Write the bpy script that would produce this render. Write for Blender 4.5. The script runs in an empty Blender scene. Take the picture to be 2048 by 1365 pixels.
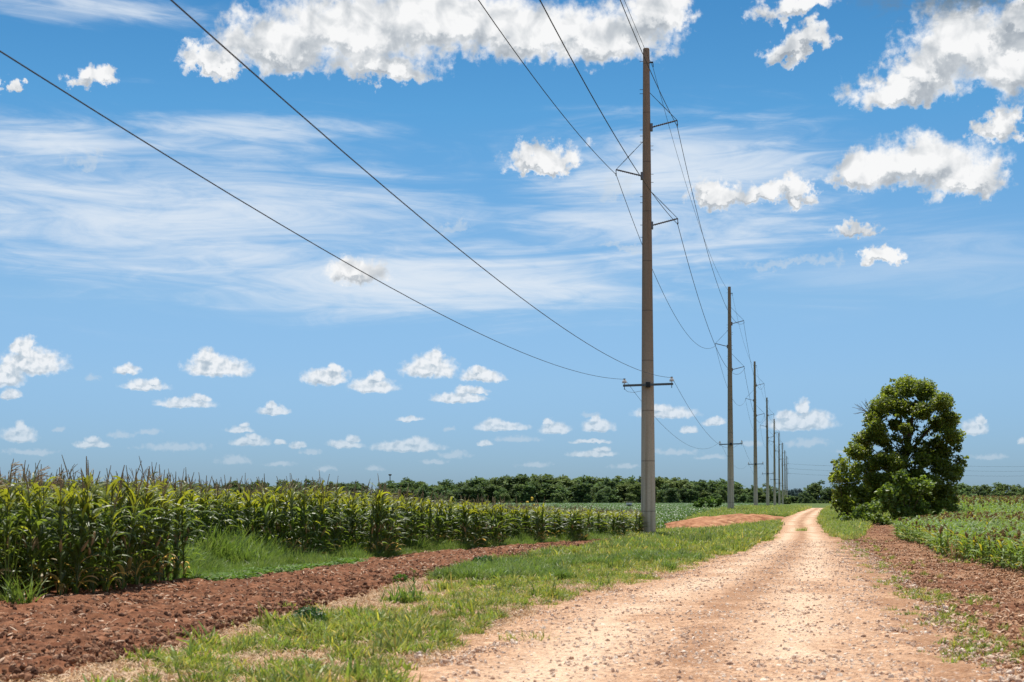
import bpy, math, random
import numpy as np
from mathutils import Vector, Matrix

# ------------------------------------------------------------------ camera, sky, sun, exposure
scene = bpy.context.scene
C = scene.collection
random.seed(7)
RNG = np.random.default_rng(7)
R = math.radians
FPX = 2844.0                       # focal length in photo pixels (50 mm on a 36 mm sensor)
PITCH = R(2.6)
SHIFT = 191.5
CAM_Z = 1.7
cam_d = bpy.data.cameras.new("camera")
cam = bpy.data.objects.new("camera", cam_d)
C.objects.link(cam)
cam.location = (0, 0, CAM_Z)
cam.rotation_euler = (math.pi / 2 + PITCH, 0, 0)
cam_d.lens = 50
cam_d.sensor_width = 36
cam_d.shift_y = SHIFT / 2048
cam_d.clip_end = 20000
cam_d.clip_start = 0.1
cam_d.dof.use_dof = True
cam_d.dof.focus_distance = 80
cam_d.dof.aperture_fstop = 3.5
scene.camera = cam

SUN_EL, SUN_AZ = R(69), R(-2)     # azimuth from +Y (view direction), negative = to the left
sun_d = bpy.data.lights.new("sun", 'SUN')
sun = bpy.data.objects.new("sun", sun_d)
C.objects.link(sun)
sun_d.energy = 5.0
sun_d.angle = R(0.6)
sun_d.color = (1.0, 0.94, 0.84)
SUNV = Vector((math.sin(SUN_AZ) * math.cos(SUN_EL), math.cos(SUN_AZ) * math.cos(SUN_EL), math.sin(SUN_EL)))
sun.rotation_euler = SUNV.to_track_quat('Z', 'Y').to_euler()
sun.location = (0, 0, 50)

scene.view_settings.view_transform = 'Standard'
scene.view_settings.look = 'None'
scene.view_settings.gamma = 1
scene.view_settings.exposure = 0.35
scene.cycles.max_bounces = 6
scene.cycles.diffuse_bounces = 3
scene.cycles.transmission_bounces = 3
scene.cycles.transparent_max_bounces = 4
scene.cycles.glossy_bounces = 2
scene.cycles.caustics_reflective = False
scene.cycles.caustics_refractive = False


def px_dir(px, py):
    u = (px - 1024) / FPX
    v = (682.5 - py + SHIFT) / FPX
    s, c = math.sin(PITCH), math.cos(PITCH)
    return np.array((u, c - v * s, s + v * c))


def azel(px, py):
    d = px_dir(px, py)
    return math.degrees(math.atan2(d[0], d[1])), math.degrees(math.atan2(d[2], math.hypot(d[0], d[1])))


class NT:
    """tiny helper round a node tree"""
    def __init__(self, nt):
        self.nt = nt

    def n(self, typ, op=None, *ins, **kw):
        nd = self.nt.nodes.new(typ)
        if op is not None:
            nd.operation = op
        for k, v in kw.items():
            setattr(nd, k, v)
        for i, v in enumerate(ins):
            if v is not None:
                self.put(nd.inputs[i], v)
        return nd

    def put(self, sock, v):
        if isinstance(v, bpy.types.NodeSocket):
            self.nt.links.new(v, sock)
        elif isinstance(v, bpy.types.Node):
            self.nt.links.new(v.outputs[0], sock)
        else:
            sock.default_value = v

    def m(self, op, *ins, clamp=False):
        nd = self.n('ShaderNodeMath', op, *ins)
        nd.use_clamp = clamp
        return nd.outputs[0]

    def v(self, op, *ins):
        nd = self.n('ShaderNodeVectorMath', op, *ins)
        return nd.outputs['Value'] if op in ('LENGTH', 'DOT_PRODUCT', 'DISTANCE') else nd.outputs[0]

    def noise(self, vec, scale, detail=4, rough=0.55, dist=0.0, dims='3D'):
        nd = self.n('ShaderNodeTexNoise', noise_dimensions=dims)
        if vec is not None:
            self.put(nd.inputs['Vector'], vec)
        nd.inputs['Scale'].default_value = scale
        nd.inputs['Detail'].default_value = detail
        nd.inputs['Roughness'].default_value = rough
        nd.inputs['Distortion'].default_value = dist
        return nd

    def smooth(self, x, a, b, lo=0.0, hi=1.0):
        nd = self.n('ShaderNodeMapRange')
        nd.interpolation_type = 'SMOOTHSTEP'
        self.put(nd.inputs['Value'], x)
        nd.inputs['From Min'].default_value = a
        nd.inputs['From Max'].default_value = b
        nd.inputs['To Min'].default_value = lo
        nd.inputs['To Max'].default_value = hi
        return nd.outputs[0]

    def mix(self, f, a, b, mode='MIX'):
        nd = self.n('ShaderNodeMix', data_type='RGBA', blend_type=mode)
        self.put(nd.inputs[0], f)
        self.put(nd.inputs[6], a if isinstance(a, bpy.types.NodeSocket) or len(a) == 4 else (*a, 1))
        self.put(nd.inputs[7], b if isinstance(b, bpy.types.NodeSocket) or len(b) == 4 else (*b, 1))
        return nd.outputs[2]

    def ramp(self, f, stops):
        nd = self.n('ShaderNodeValToRGB')
        self.put(nd.inputs[0], f)
        cr = nd.color_ramp
        while len(cr.elements) < len(stops):
            cr.elements.new(0.5)
        for e, (p, c) in zip(cr.elements, stops):
            e.position = p
            e.color = (*c, 1)
        return nd.outputs[0]


def build_world():
    w = bpy.data.worlds.new("World")
    scene.world = w
    w.use_nodes = True
    w.cycles.sampling_method = 'MANUAL'
    w.cycles.sample_map_resolution = 512
    nt = w.node_tree
    nt.nodes.clear()
    T = NT(nt)
    sky = T.n('ShaderNodeTexSky', sky_type='NISHITA')
    sky.sun_disc = False
    sky.sun_elevation = SUN_EL
    sky.sun_rotation = SUN_AZ
    sky.air_density = 1.0
    sky.dust_density = 0.6
    sky.ozone_density = 2.0
    co = T.n('ShaderNodeTexCoord').outputs['Generated']
    sep = T.n('ShaderNodeSeparateXYZ', None, co)
    az = T.m('MULTIPLY', T.m('ARCTAN2', sep.outputs[0], sep.outputs[1]), 57.29578)
    el = T.m('MULTIPLY', T.m('ARCSINE', sep.outputs[2]), 57.29578)
    p = T.n('ShaderNodeCombineXYZ', None, az, el, 0.0).outputs[0]
    # deeper polarised blue away from the horizon
    deep = T.smooth(el, 0.0, 24.0)
    grade = T.ramp(deep, [(0.0, (0.34, 0.53, 0.88)), (0.10, (0.44, 0.61, 0.84)), (0.26, (0.50, 0.68, 0.82)), (0.71, (0.29, 0.64, 0.80)), (1.0, (0.17, 0.50, 0.69))])
    blue = T.mix(1.0, sky.outputs[0], grade, 'MULTIPLY')

    # warped coordinate gives billows and torn edges; finer towards the horizon
    lowfreq = T.noise(p, 0.55, 5, 0.62, dims='2D').outputs['Color']
    fine = T.noise(p, 2.2, 4, 0.60, dims='2D').outputs['Color']
    wl = T.v('MULTIPLY', T.v('SUBTRACT', lowfreq, (0.5, 0.5, 0.5)), (2.6, 2.0, 0.0))
    wf = T.v('MULTIPLY', T.v('SUBTRACT', fine, (0.5, 0.5, 0.5)), (0.95, 0.75, 0.0))
    kl = T.smooth(el, 4.0, 15.0, 0.10, 1.0)
    kf = T.smooth(el, 2.0, 11.0, 0.30, 1.0)
    pw = T.v('ADD', p, T.v('ADD', T.v('SCALE', wl, None, None, kl) if False else T.v('MULTIPLY', wl, T.n('ShaderNodeCombineXYZ', None, kl, kl, kl).outputs[0]),
                           T.v('MULTIPLY', wf, T.n('ShaderNodeCombineXYZ', None, kf, kf, kf).outputs[0])))

    def field(blobs, k, flat=2.4, low=None):
        acc = None
        acc2 = None
        for (cx, cy, rx, ry) in blobs:
            a, e = azel(cx, cy)
            ax, _ = azel(cx + rx, cy)
            _, ey = azel(cx, cy - ry)
            sx, sy = 1 / max(ax - a, .05), 1 / max(ey - e, .05)
            q = T.n('ShaderNodeVectorMath', 'MULTIPLY_ADD', pw, (sx, sy, 0), (-a * sx, -e * sy, 0)).outputs[0]
            q2 = T.v('MAXIMUM', q, T.v('MULTIPLY', q, (-1, -flat, 0)))
            l = T.v('LENGTH', q2)
            acc = l if acc is None else T.m('SMOOTH_MIN', acc, l, k)
            if low is not None:
                l2 = T.v('LENGTH', T.v('ADD', q, (0.15, low, 0)))
                acc2 = l2 if acc2 is None else T.m('SMOOTH_MIN', acc2, l2, k)
        return acc, acc2

    big = [(430, 130, 75, 42), (560, 100, 140, 80), (700, 75, 180, 105), (770, 145, 120, 50), (900, 60, 200, 110),
           (1060, 80, 170, 85), (1200, 85, 150, 85), (1320, 40, 80, 90), (1590, 20, 80, 40), (1605, 95, 75, 38),
           (1915, 100, 120, 95), (2020, 130, 120, 110), (1800, 190, 120, 50), (1860, 150, 95, 75), (2040, 50, 70, 60),
           (1830, 340, 170, 66), (1940, 370, 90, 50), (1720, 350, 65, 50), (2000, 260, 50, 60),
           (1440, 395, 60, 34), (1520, 395, 75, 30), (1600, 385, 45, 38),
           (1090, 322, 92, 36), (715, 552, 66, 38), (190, 165, 48, 34), (8, 175, 28, 24),
           (1712, 462, 55, 20), (1765, 515, 42, 24)]
    low_ = [(65, 735, 75, 42), (10, 760, 45, 40), (20, 792, 25, 16), (435, 742, 72, 34), (650, 760, 50, 27),
            (748, 778, 52, 24), (860, 745, 58, 36), (965, 757, 52, 20), (915, 800, 60, 17), (955, 785, 25, 12), (820, 840, 28, 9),
            (548, 825, 36, 13), (290, 776, 50, 17), (252, 745, 28, 17), (370, 810, 62, 16), (40, 877, 38, 26), (185, 893, 38, 12),
            (480, 862, 30, 11), (595, 893, 17, 11), (560, 887, 14, 8), (690, 892, 38, 13), (815, 898, 78, 18), (1000, 857, 55, 15),
            (968, 890, 18, 10), (1110, 862, 35, 20), (1198, 857, 34, 20), (1180, 886, 45, 7), (1185, 912, 55, 10), (1330, 830, 70, 20),
            (1380, 862, 20, 12), (1430, 848, 28, 13), (1600, 852, 78, 26), (1625, 845, 45, 28), (1947, 862, 32, 24), (2048, 885, 14, 12), (500, 888, 42, 14)]
    faint = [(350, 895, 90, 12), (470, 922, 45, 14), (650, 938, 30, 9), (750, 938, 24, 9), (910, 912, 40, 12), (1070, 930, 45, 9),
             (1610, 888, 60, 14), (185, 758, 22, 12), (60, 905, 70, 9), (1560, 530, 100, 16), (1640, 525, 60, 20), (170, 320, 55, 22),
             (1230, 385, 70, 26), (900, 450, 60, 16), (1250, 495, 90, 14), (900, 860, 18, 8), (1180, 830, 26, 8), (240, 870, 30, 12)]
    rl_ = random.Random(3)
    extra = []
    for (cx, cy, rx, ry) in low_:
        if rx > 29:
            extra.append((cx + rx * rl_.uniform(-.5, .5), cy - ry * rl_.uniform(.5, .9), rx * rl_.uniform(.28, .45), ry * rl_.uniform(.6, .95)))
    low_ += extra
    faint += [(300, 865, 40, 9), (120, 860, 20, 8), (620, 905, 30, 8), (870, 925, 35, 8), (1030, 880, 60, 9), (1250, 935, 40, 8), (1350, 905, 60, 10), (1420, 915, 40, 8), (560, 930, 40, 8), (1500, 890, 30, 9), (1980, 915, 50, 9), (1700, 905, 40, 8)]
    fb, fb2 = field(big, 0.28, 1.9, 0.42)
    fl, fl2 = field(low_, 0.15, 2.6, 0.40)
    ff, _ = field(faint, 0.2, 1.5)

    ero = T.noise(p, 1.25, 7, 0.62, dims='2D').outputs['Fac']
    rv1 = T.noise(p, 0.85, 4, 0.5, 0.3, dims='2D').outputs['Fac']
    sh1 = T.noise(T.v('ADD', p, (0.30, -0.42, 0)), 0.85, 4, 0.5, 0.3, dims='2D').outputs['Fac']
    ero2 = T.noise(p, 4.2, 4, 0.52, dims='2D').outputs['Fac']
    rv2 = T.noise(p, 3.2, 3, 0.5, 0.2, dims='2D').outputs['Fac']
    sh2 = T.noise(T.v('ADD', p, (0.08, -0.12, 0)), 3.2, 3, 0.5, 0.2, dims='2D').outputs['Fac']
    # signed thickness: positive inside
    tb = T.m('ADD', T.m('MULTIPLY', T.m('SUBTRACT', 1.0, fb), 2.4), T.m('MULTIPLY', T.m('SUBTRACT', ero, 0.42), 1.1))
    tl = T.m('ADD', T.m('MULTIPLY', T.m('SUBTRACT', 1.0, fl), 2.2), T.m('MULTIPLY', T.m('SUBTRACT', ero2, 0.42), 0.95))
    tf = T.m('ADD', T.m('SUBTRACT', 1.0, ff), T.m('MULTIPLY', T.m('SUBTRACT', ero2, 0.5), 1.1))
    ab = T.smooth(tb, -0.30, 1.0)
    al = T.smooth(tl, -0.20, 0.95)
    af = T.smooth(tf, 0.0, 0.75, 0.0, 0.45)
    fade = T.smooth(el, 0.3, 6.0, 0.35, 0.92)
    al = T.m('MULTIPLY', al, fade)
    # billow relief and grey bases
    rb = T.m('MULTIPLY', T.m('SUBTRACT', rv1, sh1), 1.3)
    rl = T.m('MULTIPLY', T.m('SUBTRACT', rv2, sh2), 1.0)
    baseb = T.smooth(T.m('SUBTRACT', fb, fb2), -0.22, 0.30)
    basel = T.smooth(T.m('SUBTRACT', fl, fl2), -0.10, 0.40)
    gb = T.m('MULTIPLY', baseb, T.smooth(T.m('SUBTRACT', 1.0, fb), -0.1, 0.6), clamp=True)
    gl = T.m('MULTIPLY', basel, T.smooth(T.m('SUBTRACT', 1.0, fl), -0.1, 0.6), clamp=True)
    broadn = T.noise(p, 0.32, 2, 0.5, dims='2D').outputs['Fac']
    litb = T.m('SUBTRACT', T.m('ADD', T.m('ADD', 0.60, T.m('MULTIPLY', broadn, 0.62)), rb), T.m('MULTIPLY', gb, 0.55), clamp=True)
    litl = T.m('SUBTRACT', T.m('ADD', 0.92, rl), T.m('MULTIPLY', gl, 0.50), clamp=True)
    K = 7.1
    ramp_b = T.ramp(litb, [(0.0, (0.36 * K, 0.41 * K, 0.47 * K)), (0.55, (0.60 * K, 0.64 * K, 0.68 * K)), (1.0, (0.97 * K, 0.975 * K, 0.98 * K))])
    ramp_l = T.ramp(litl, [(0.0, (0.33 * K, 0.42 * K, 0.52 * K)), (0.6, (0.60 * K, 0.67 * K, 0.73 * K)), (1.0, (0.95 * K, 0.96 * K, 0.97 * K))])

    # cirrus: long streaks fanning over the left and middle of the sky
    rot = T.n('ShaderNodeMapping', None, p)
    rot.inputs['Rotation'].default_value = (0, 0, R(9))
    rot.inputs['Scale'].default_value = (0.085, 0.62, 1)
    st = T.noise(rot.outputs[0], 1.0, 7, 0.62, 0.9, dims='2D').outputs['Fac']
    rot2 = T.n('ShaderNodeMapping', None, p)
    rot2.inputs['Rotation'].default_value = (0, 0, R(6))
    rot2.inputs['Scale'].default_value = (0.35, 1.9, 1)
    st2 = T.noise(rot2.outputs[0], 1.0, 5, 0.6, 0.6, dims='2D').outputs['Fac']
    streak = T.m('ADD', T.m('MULTIPLY', st, 0.75), T.m('MULTIPLY', st2, 0.25))

    def patch(cx, cy, rx, ry, soft):
        a, e = azel(cx, cy)
        ax, _ = azel(cx + rx, cy)
        _, ey = azel(cx, cy - ry)
        sx, sy = 1 / (ax - a), 1 / (ey - e)
        q = T.n('ShaderNodeVectorMath', 'MULTIPLY_ADD', p, (sx, sy, 0), (-a * sx, -e * sy, 0)).outputs[0]
        return T.smooth(T.v('ADD', T.v('LENGTH', q), 0.0) if False else T.m('ADD', T.v('LENGTH', q), T.m('MULTIPLY', T.m('SUBTRACT', st2, 0.5), 1.1)), 1.35, soft)
    reg = patch(400, 430, 760, 210, 0.1)
    reg = T.m('MAXIMUM', reg, patch(850, 560, 600, 110, 0.2))
    reg = T.m('MAXIMUM', reg, patch(1350, 400, 420, 190, 0.3))
    reg = T.m('MAXIMUM', reg, patch(60, 270, 330, 60, 0.2))
    reg = T.m('MAXIMUM', reg, patch(120, 10, 330, 55, 0.2))
    reg = T.m('MAXIMUM', reg, patch(520, 255, 330, 36, 0.2))
    reg = T.m('MAXIMUM', reg, T.m('MULTIPLY', patch(1850, 520, 500, 120, 0.1), 0.45))
    cir = T.m('MULTIPLY', T.smooth(T.m('ADD', streak, T.m('MULTIPLY', T.m('SUBTRACT', reg, 0.6), 0.30)), 0.34, 0.74), reg)
    cir = T.m('MULTIPLY', cir, 0.86)

    col = T.mix(cir, blue, (0.80 * K, 0.87 * K, 0.95 * K))
    col = T.mix(af, col, (0.62 * K, 0.71 * K, 0.80 * K))
    col = T.mix(al, col, ramp_l)
    col = T.mix(ab, col, ramp_b)
    # unseen broken cloud added round the rest of the sky for less blue fill
    ovn = T.noise(co, 2.6, 5, 0.6).outputs['Fac']
    side_ = T.m('MAXIMUM', T.smooth(T.m('ABSOLUTE', az), 22.0, 27.0), T.smooth(el, 22.0, 27.0))
    ov = T.m('MULTIPLY', T.m('MULTIPLY', T.smooth(ovn, 0.46, 0.60), side_), T.smooth(el, 1.0, 8.0))
    col = T.mix(T.m('MULTIPLY', ov, 0.85), col, (0.74 * K, 0.75 * K, 0.76 * K))
    # dark cloud corner at the top right of the view
    dk = T.m('MULTIPLY', patch(1960, -30, 230, 70, 0.1), T.smooth(ero, 0.3, 0.62))
    col = T.mix(T.m('MULTIPLY', dk, 0.95), col, (0.17 * K, 0.24 * K, 0.31 * K))
    bg = T.n('ShaderNodeBackground')
    T.put(bg.inputs[0], col)
    bg.inputs[1].default_value = 0.107
    out = T.n('ShaderNodeOutputWorld')
    nt.links.new(bg.outputs[0], out.inputs[0])


build_world()


# ------------------------------------------------------------------ helpers
def tag(o, label=None, cat=None, group=None, kind=None):
    if label: o['label'] = label
    if cat: o['category'] = cat
    if group: o['group'] = group
    if kind: o['kind'] = kind
    return o


def empty(name, loc, rz=0.0):
    o = bpy.data.objects.new(name, None)
    C.objects.link(o)
    o.location = loc
    o.rotation_euler = (0, 0, rz)
    o.empty_display_size = 0.2
    return o


def vnoise(x, y, seed=0):
    """2-D value noise, 0..1"""
    xi = np.floor(x).astype(np.int64)
    yi = np.floor(y).astype(np.int64)
    fx, fy = x - xi, y - yi
    fx = fx * fx * (3 - 2 * fx)
    fy = fy * fy * (3 - 2 * fy)

    def h(a, b):
        n = (a * 374761393 + b * 668265263 + seed * 974634777) & 0xffffffff
        n = ((n ^ (n >> 13)) * 1274126177) & 0xffffffff
        n = n ^ (n >> 16)
        return (n & 0xffffff) / 16777215.0
    return (h(xi, yi) * (1 - fx) * (1 - fy) + h(xi + 1, yi) * fx * (1 - fy)
            + h(xi, yi + 1) * (1 - fx) * fy + h(xi + 1, yi + 1) * fx * fy)


def fbm(x, y, f, octv=4, seed=0):
    s, a, t = 0, 1.0, 0
    for i in range(octv):
        s = s + a * vnoise(x * f, y * f, seed + i)
        t += a
        a *= 0.5
        f *= 2.03
    return s / t


def sstep(a, b, x):
    t = np.clip((x - a) / (b - a), 0, 1)
    return t * t * (3 - 2 * t)


def broad(x, y):
    """the lie of the land"""
    return 0.6 * sstep(72, 150, np.asarray(y, float)) + 0 * np.asarray(x, float)


def ground_at(px, py):
    """world point where the sight line of a photo pixel meets the land"""
    d = px_dir(px, py)
    D = 60.0
    t = 3.0
    while t < 3000:
        if CAM_Z + d[2] * t <= float(broad(d[0] * t, d[1] * t)):
            break
        t += max(0.02, t * 0.002)
    return d[0] * t, d[1] * t


def at(px, py, Y):
    d = px_dir(px, py)
    t = Y / d[1]
    return np.array((d[0] * t, Y, CAM_Z + d[2] * t))


def edge(points):
    w = [ground_at(*p) for p in points]
    w.sort(key=lambda q: q[1])
    ys = np.array([q[1] for q in w])
    xs = np.array([q[0] for q in w])
    s0 = (xs[1] - xs[0]) / (ys[1] - ys[0])

    def f(y):
        y = np.asarray(y, float)
        v = np.interp(y, ys, xs)
        return np.where(y < ys[0], xs[0] + (y - ys[0]) * s0, v)
    return f


road_l = edge([(780, 1364), (905, 1300), (1050, 1230), (1150, 1197), (1290, 1163), (1400, 1130), (1480, 1102), (1530, 1082), (1557, 1063), (1561, 1045),
               (1580, 1032), (1605, 1022), (1618, 1016)])
road_r = edge([(1950, 1364), (1845, 1250), (1790, 1185), (1728, 1130), (1690, 1095), (1658, 1068), (1644, 1050), (1640, 1038), (1648, 1027), (1657, 1018), (1655, 1016)])
corn_e = edge([(-60, 1222), (0, 1213), (200, 1203), (350, 1178), (480, 1160), (640, 1140), (800, 1116), (1000, 1100), (1170, 1086), (1262, 1077)])
till_r = edge([(130, 1362), (240, 1340), (330, 1308), (430, 1274), (560, 1242), (680, 1209), (820, 1169), (1000, 1125), (1170, 1098), (1290, 1080)])
sorg_e = edge([(2120, 1195), (2048, 1152), (1960, 1132), (1880, 1115), (1850, 1095), (1800, 1082), (1790, 1077)])

ROAD_END = 232.0


def in_road(x, y):
    """metres inside the road (negative outside)"""
    return np.minimum(x - road_l(y), road_r(y) - x) * np.where(y < ROAD_END, 1, -1)


def in_till(x, y):
    m = np.minimum(x - corn_e(y) + 0.5, till_r(y) - x)
    return np.where(y < 62, m, -1.0)


P0 = ground_at(1308, 1066)
P1 = ground_at(1530, 1033)


def in_patch(x, y):
    """the bare orange earth between the first two poles"""
    cx, cy = 0.5 * (P0[0] + P1[0]), 0.5 * (P0[1] + P1[1])
    ax = np.array((P1[0] - P0[0], P1[1] - P0[1]))
    L = np.hypot(*ax) / 2
    ux, uy = ax / (2 * L)
    a = ((x - cx) * ux + (y - cy) * uy) / L
    b = (-(x - cx) * uy + (y - cy) * ux) / 3.1
    return (1 - np.sqrt(a * a + b * b)) * 2.5


def height(x, y):
    x = np.asarray(x, float)
    y = np.asarray(y, float)
    z = broad(x, y)
    near = 1 - sstep(60, 160, y)
    r = in_road(x, y)
    z = z + near * 0.10 * (fbm(x, y, 0.5, 3, 3) - 0.5) * (1 - 0.8 * sstep(-0.5, 0.5, r))
    z = z + near * 0.05 * (fbm(x, y, 3.0, 3, 9) - 0.5) * (1 - sstep(-0.2, 0.4, r))
    z = z + near * 0.11 * (fbm(x, y, 5.0, 3, 15) - 0.5) * sstep(0.1, 1.2, x - road_r(y)) * (y < 75)
    return z - 0.05 * sstep(-0.3, 0.3, r) * near


def mesh_obj(name, verts, faces, mats, parent=None, smooth=False, matidx=None, col=None, link=True):
    me = bpy.data.meshes.new(name)
    if isinstance(verts, np.ndarray) and isinstance(faces, np.ndarray):
        me.vertices.add(len(verts))
        me.vertices.foreach_set('co', np.ascontiguousarray(verts, np.float32).ravel())
        k = faces.shape[1]
        me.loops.add(faces.size)
        me.loops.foreach_set('vertex_index', faces.astype(np.int32).ravel())
        me.polygons.add(len(faces))
        me.polygons.foreach_set('loop_start', np.arange(0, faces.size, k, dtype=np.int32))
        me.polygons.foreach_set('loop_total', np.full(len(faces), k, np.int32))
        me.update(calc_edges=True)
        me.validate()
    else:
        me.from_pydata([tuple(v) for v in verts], [], [tuple(f) for f in faces])
    for m in (mats if isinstance(mats, (list, tuple)) else [mats]):
        me.materials.append(m)
    if matidx is not None:
        me.polygons.foreach_set('material_index', np.array(matidx, np.int32))
    if col is not None:
        at_ = me.attributes.new('tint', 'FLOAT_COLOR', 'POINT')
        c4 = np.ones((len(verts), 4), np.float32)
        c4[:, :3] = col
        at_.data.foreach_set('color', c4.ravel())
    if smooth:
        me.polygons.foreach_set('use_smooth', np.ones(len(me.polygons), bool))
    o = bpy.data.objects.new(name, me)
    if link:
        C.objects.link(o)
    if parent is not None:
        o.parent = parent
    return o


class MB:
    """collects shapes into one mesh"""
    def __init__(self):
        self.v, self.f, self.mi, self.c = [], [], [], []
        self.mat = 0
        self.tint = (1, 1, 1)

    def add(self, vs, fs):
        n = len(self.v)
        self.v += [tuple(map(float, q)) for q in vs]
        self.c += [self.tint] * len(vs)
        self.f += [tuple(n + i for i in f) for f in fs]
        self.mi += [self.mat] * len(fs)

    def box(self, c, s, rot=None):
        vs = [Vector((x * s[0] / 2, y * s[1] / 2, z * s[2] / 2)) for x in (-1, 1) for y in (-1, 1) for z in (-1, 1)]
        if rot: vs = [rot @ q for q in vs]
        vs = [q + Vector(c) for q in vs]
        self.add(vs, [(0, 1, 3, 2), (4, 6, 7, 5), (0, 4, 5, 1), (2, 3, 7, 6), (0, 2, 6, 4), (1, 5, 7, 3)])

    def tube(self, pts, rad, n=6, cap=True):
        pts = [Vector(q) for q in pts]
        rad = rad if isinstance(rad, (list, tuple)) else [rad] * len(pts)
        vs, fs = [], []
        for i, q in enumerate(pts):
            d = (pts[min(i + 1, len(pts) - 1)] - pts[max(i - 1, 0)]).normalized()
            up = Vector((0, 0, 1)) if abs(d.z) < 0.9 else Vector((1, 0, 0))
            a = d.cross(up).normalized()
            b = a.cross(d)
            for k in range(n):
                t = 2 * math.pi * k / n
                vs.append(q + (a * math.cos(t) + b * math.sin(t)) * rad[i])
        for i in range(len(pts) - 1):
            for k in range(n):
                k2 = (k + 1) % n
                fs.append((i * n + k, i * n + k2, (i + 1) * n + k2, (i + 1) * n + k))
        if cap:
            fs.append(tuple(range(n - 1, -1, -1)))
            fs.append(tuple((len(pts) - 1) * n + k for k in range(n)))
        self.add(vs, fs)

    def lathe(self, c, prof, n=10, axis=None):
        """prof: list of (radius, height) along axis from c"""
        ax = (axis or Vector((0, 0, 1))).normalized()
        pts = [Vector(c) + ax * h for _, h in prof]
        up = Vector((0, 0, 1)) if abs(ax.z) < 0.9 else Vector((1, 0, 0))
        a = ax.cross(up).normalized()
        b = a.cross(ax)
        vs, fs = [], []
        for (r, h), q in zip(prof, pts):
            for k in range(n):
                t = 2 * math.pi * k / n
                vs.append(q + (a * math.cos(t) + b * math.sin(t)) * max(r, 1e-4))
        for i in range(len(prof) - 1):
            for k in range(n):
                k2 = (k + 1) % n
                fs.append((i * n + k, i * n + k2, (i + 1) * n + k2, (i + 1) * n + k))
        fs.append(tuple(range(n - 1, -1, -1)))
        fs.append(tuple((len(prof) - 1) * n + k for k in range(n)))
        self.add(vs, fs)

    def ribbon(self, base, az, length, width, e0, e1, segs=6, fold=0.25, twist=0.0, sway=0.0):
        """an arching leaf: leaves base at elevation e0, bends to e1"""
        p = Vector(base)
        vs, fs = [], []
        side = Vector((-math.sin(az), math.cos(az), 0))
        for i in range(segs + 1):
            t = i / segs
            e = e0 + (e1 - e0) * (t ** 1.35)
            a = az + sway * t
            d = Vector((math.cos(a) * math.cos(e), math.sin(a) * math.cos(e), math.sin(e)))
            side = Vector((-math.sin(a), math.cos(a), 0))
            nrm = side.cross(d)
            tw = twist * t
            s2 = side * math.cos(tw) + nrm * math.sin(tw)
            w = width * (0.35 + 0.65 * min(1, t * 5)) * (1 - t ** 2.6) * 0.5 + 0.002
            up = nrm * (-fold * w)
            vs += [p + s2 * w, p + up, p - s2 * w]
            if i < segs:
                p = p + d * (length / segs)
        for i in range(segs):
            k = i * 3
            fs += [(k, k + 1, k + 4, k + 3), (k + 1, k + 2, k + 5, k + 4)]
        self.add(vs, fs)

    def build(self, name, mats, parent=None, smooth=False, link=True):
        return mesh_obj(name, self.v, self.f, mats, parent, smooth, self.mi, np.array(self.c, np.float32), link)


# ------------------------------------------------------------------ materials
def new_mat(name):
    m = bpy.data.materials.new(name)
    m.use_nodes = True
    nt = m.node_tree
    nt.nodes.clear()
    T = NT(nt)
    out = T.n('ShaderNodeOutputMaterial')
    return m, T, out


def principled(T, out, col, rough=0.9, bump=None, bump_d=0.02, spec=0.3, metal=0.0):
    b = T.n('ShaderNodeBsdfPrincipled')
    T.put(b.inputs['Base Color'], col if isinstance(col, bpy.types.NodeSocket) else (*col, 1))
    T.put(b.inputs['Roughness'], rough)
    b.inputs['Specular IOR Level'].default_value = spec
    b.inputs['Metallic'].default_value = metal
    if bump is not None:
        bn = T.n('ShaderNodeBump')
        bn.inputs['Strength'].default_value = 1.0
        bn.inputs['Distance'].default_value = bump_d
        T.put(bn.inputs['Height'], bump)
        T.nt.links.new(bn.outputs[0], b.inputs['Normal'])
    T.nt.links.new(b.outputs[0], out.inputs[0])
    return b


def geo_pos(T):
    return T.n('ShaderNodeNewGeometry').outputs['Position']


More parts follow.
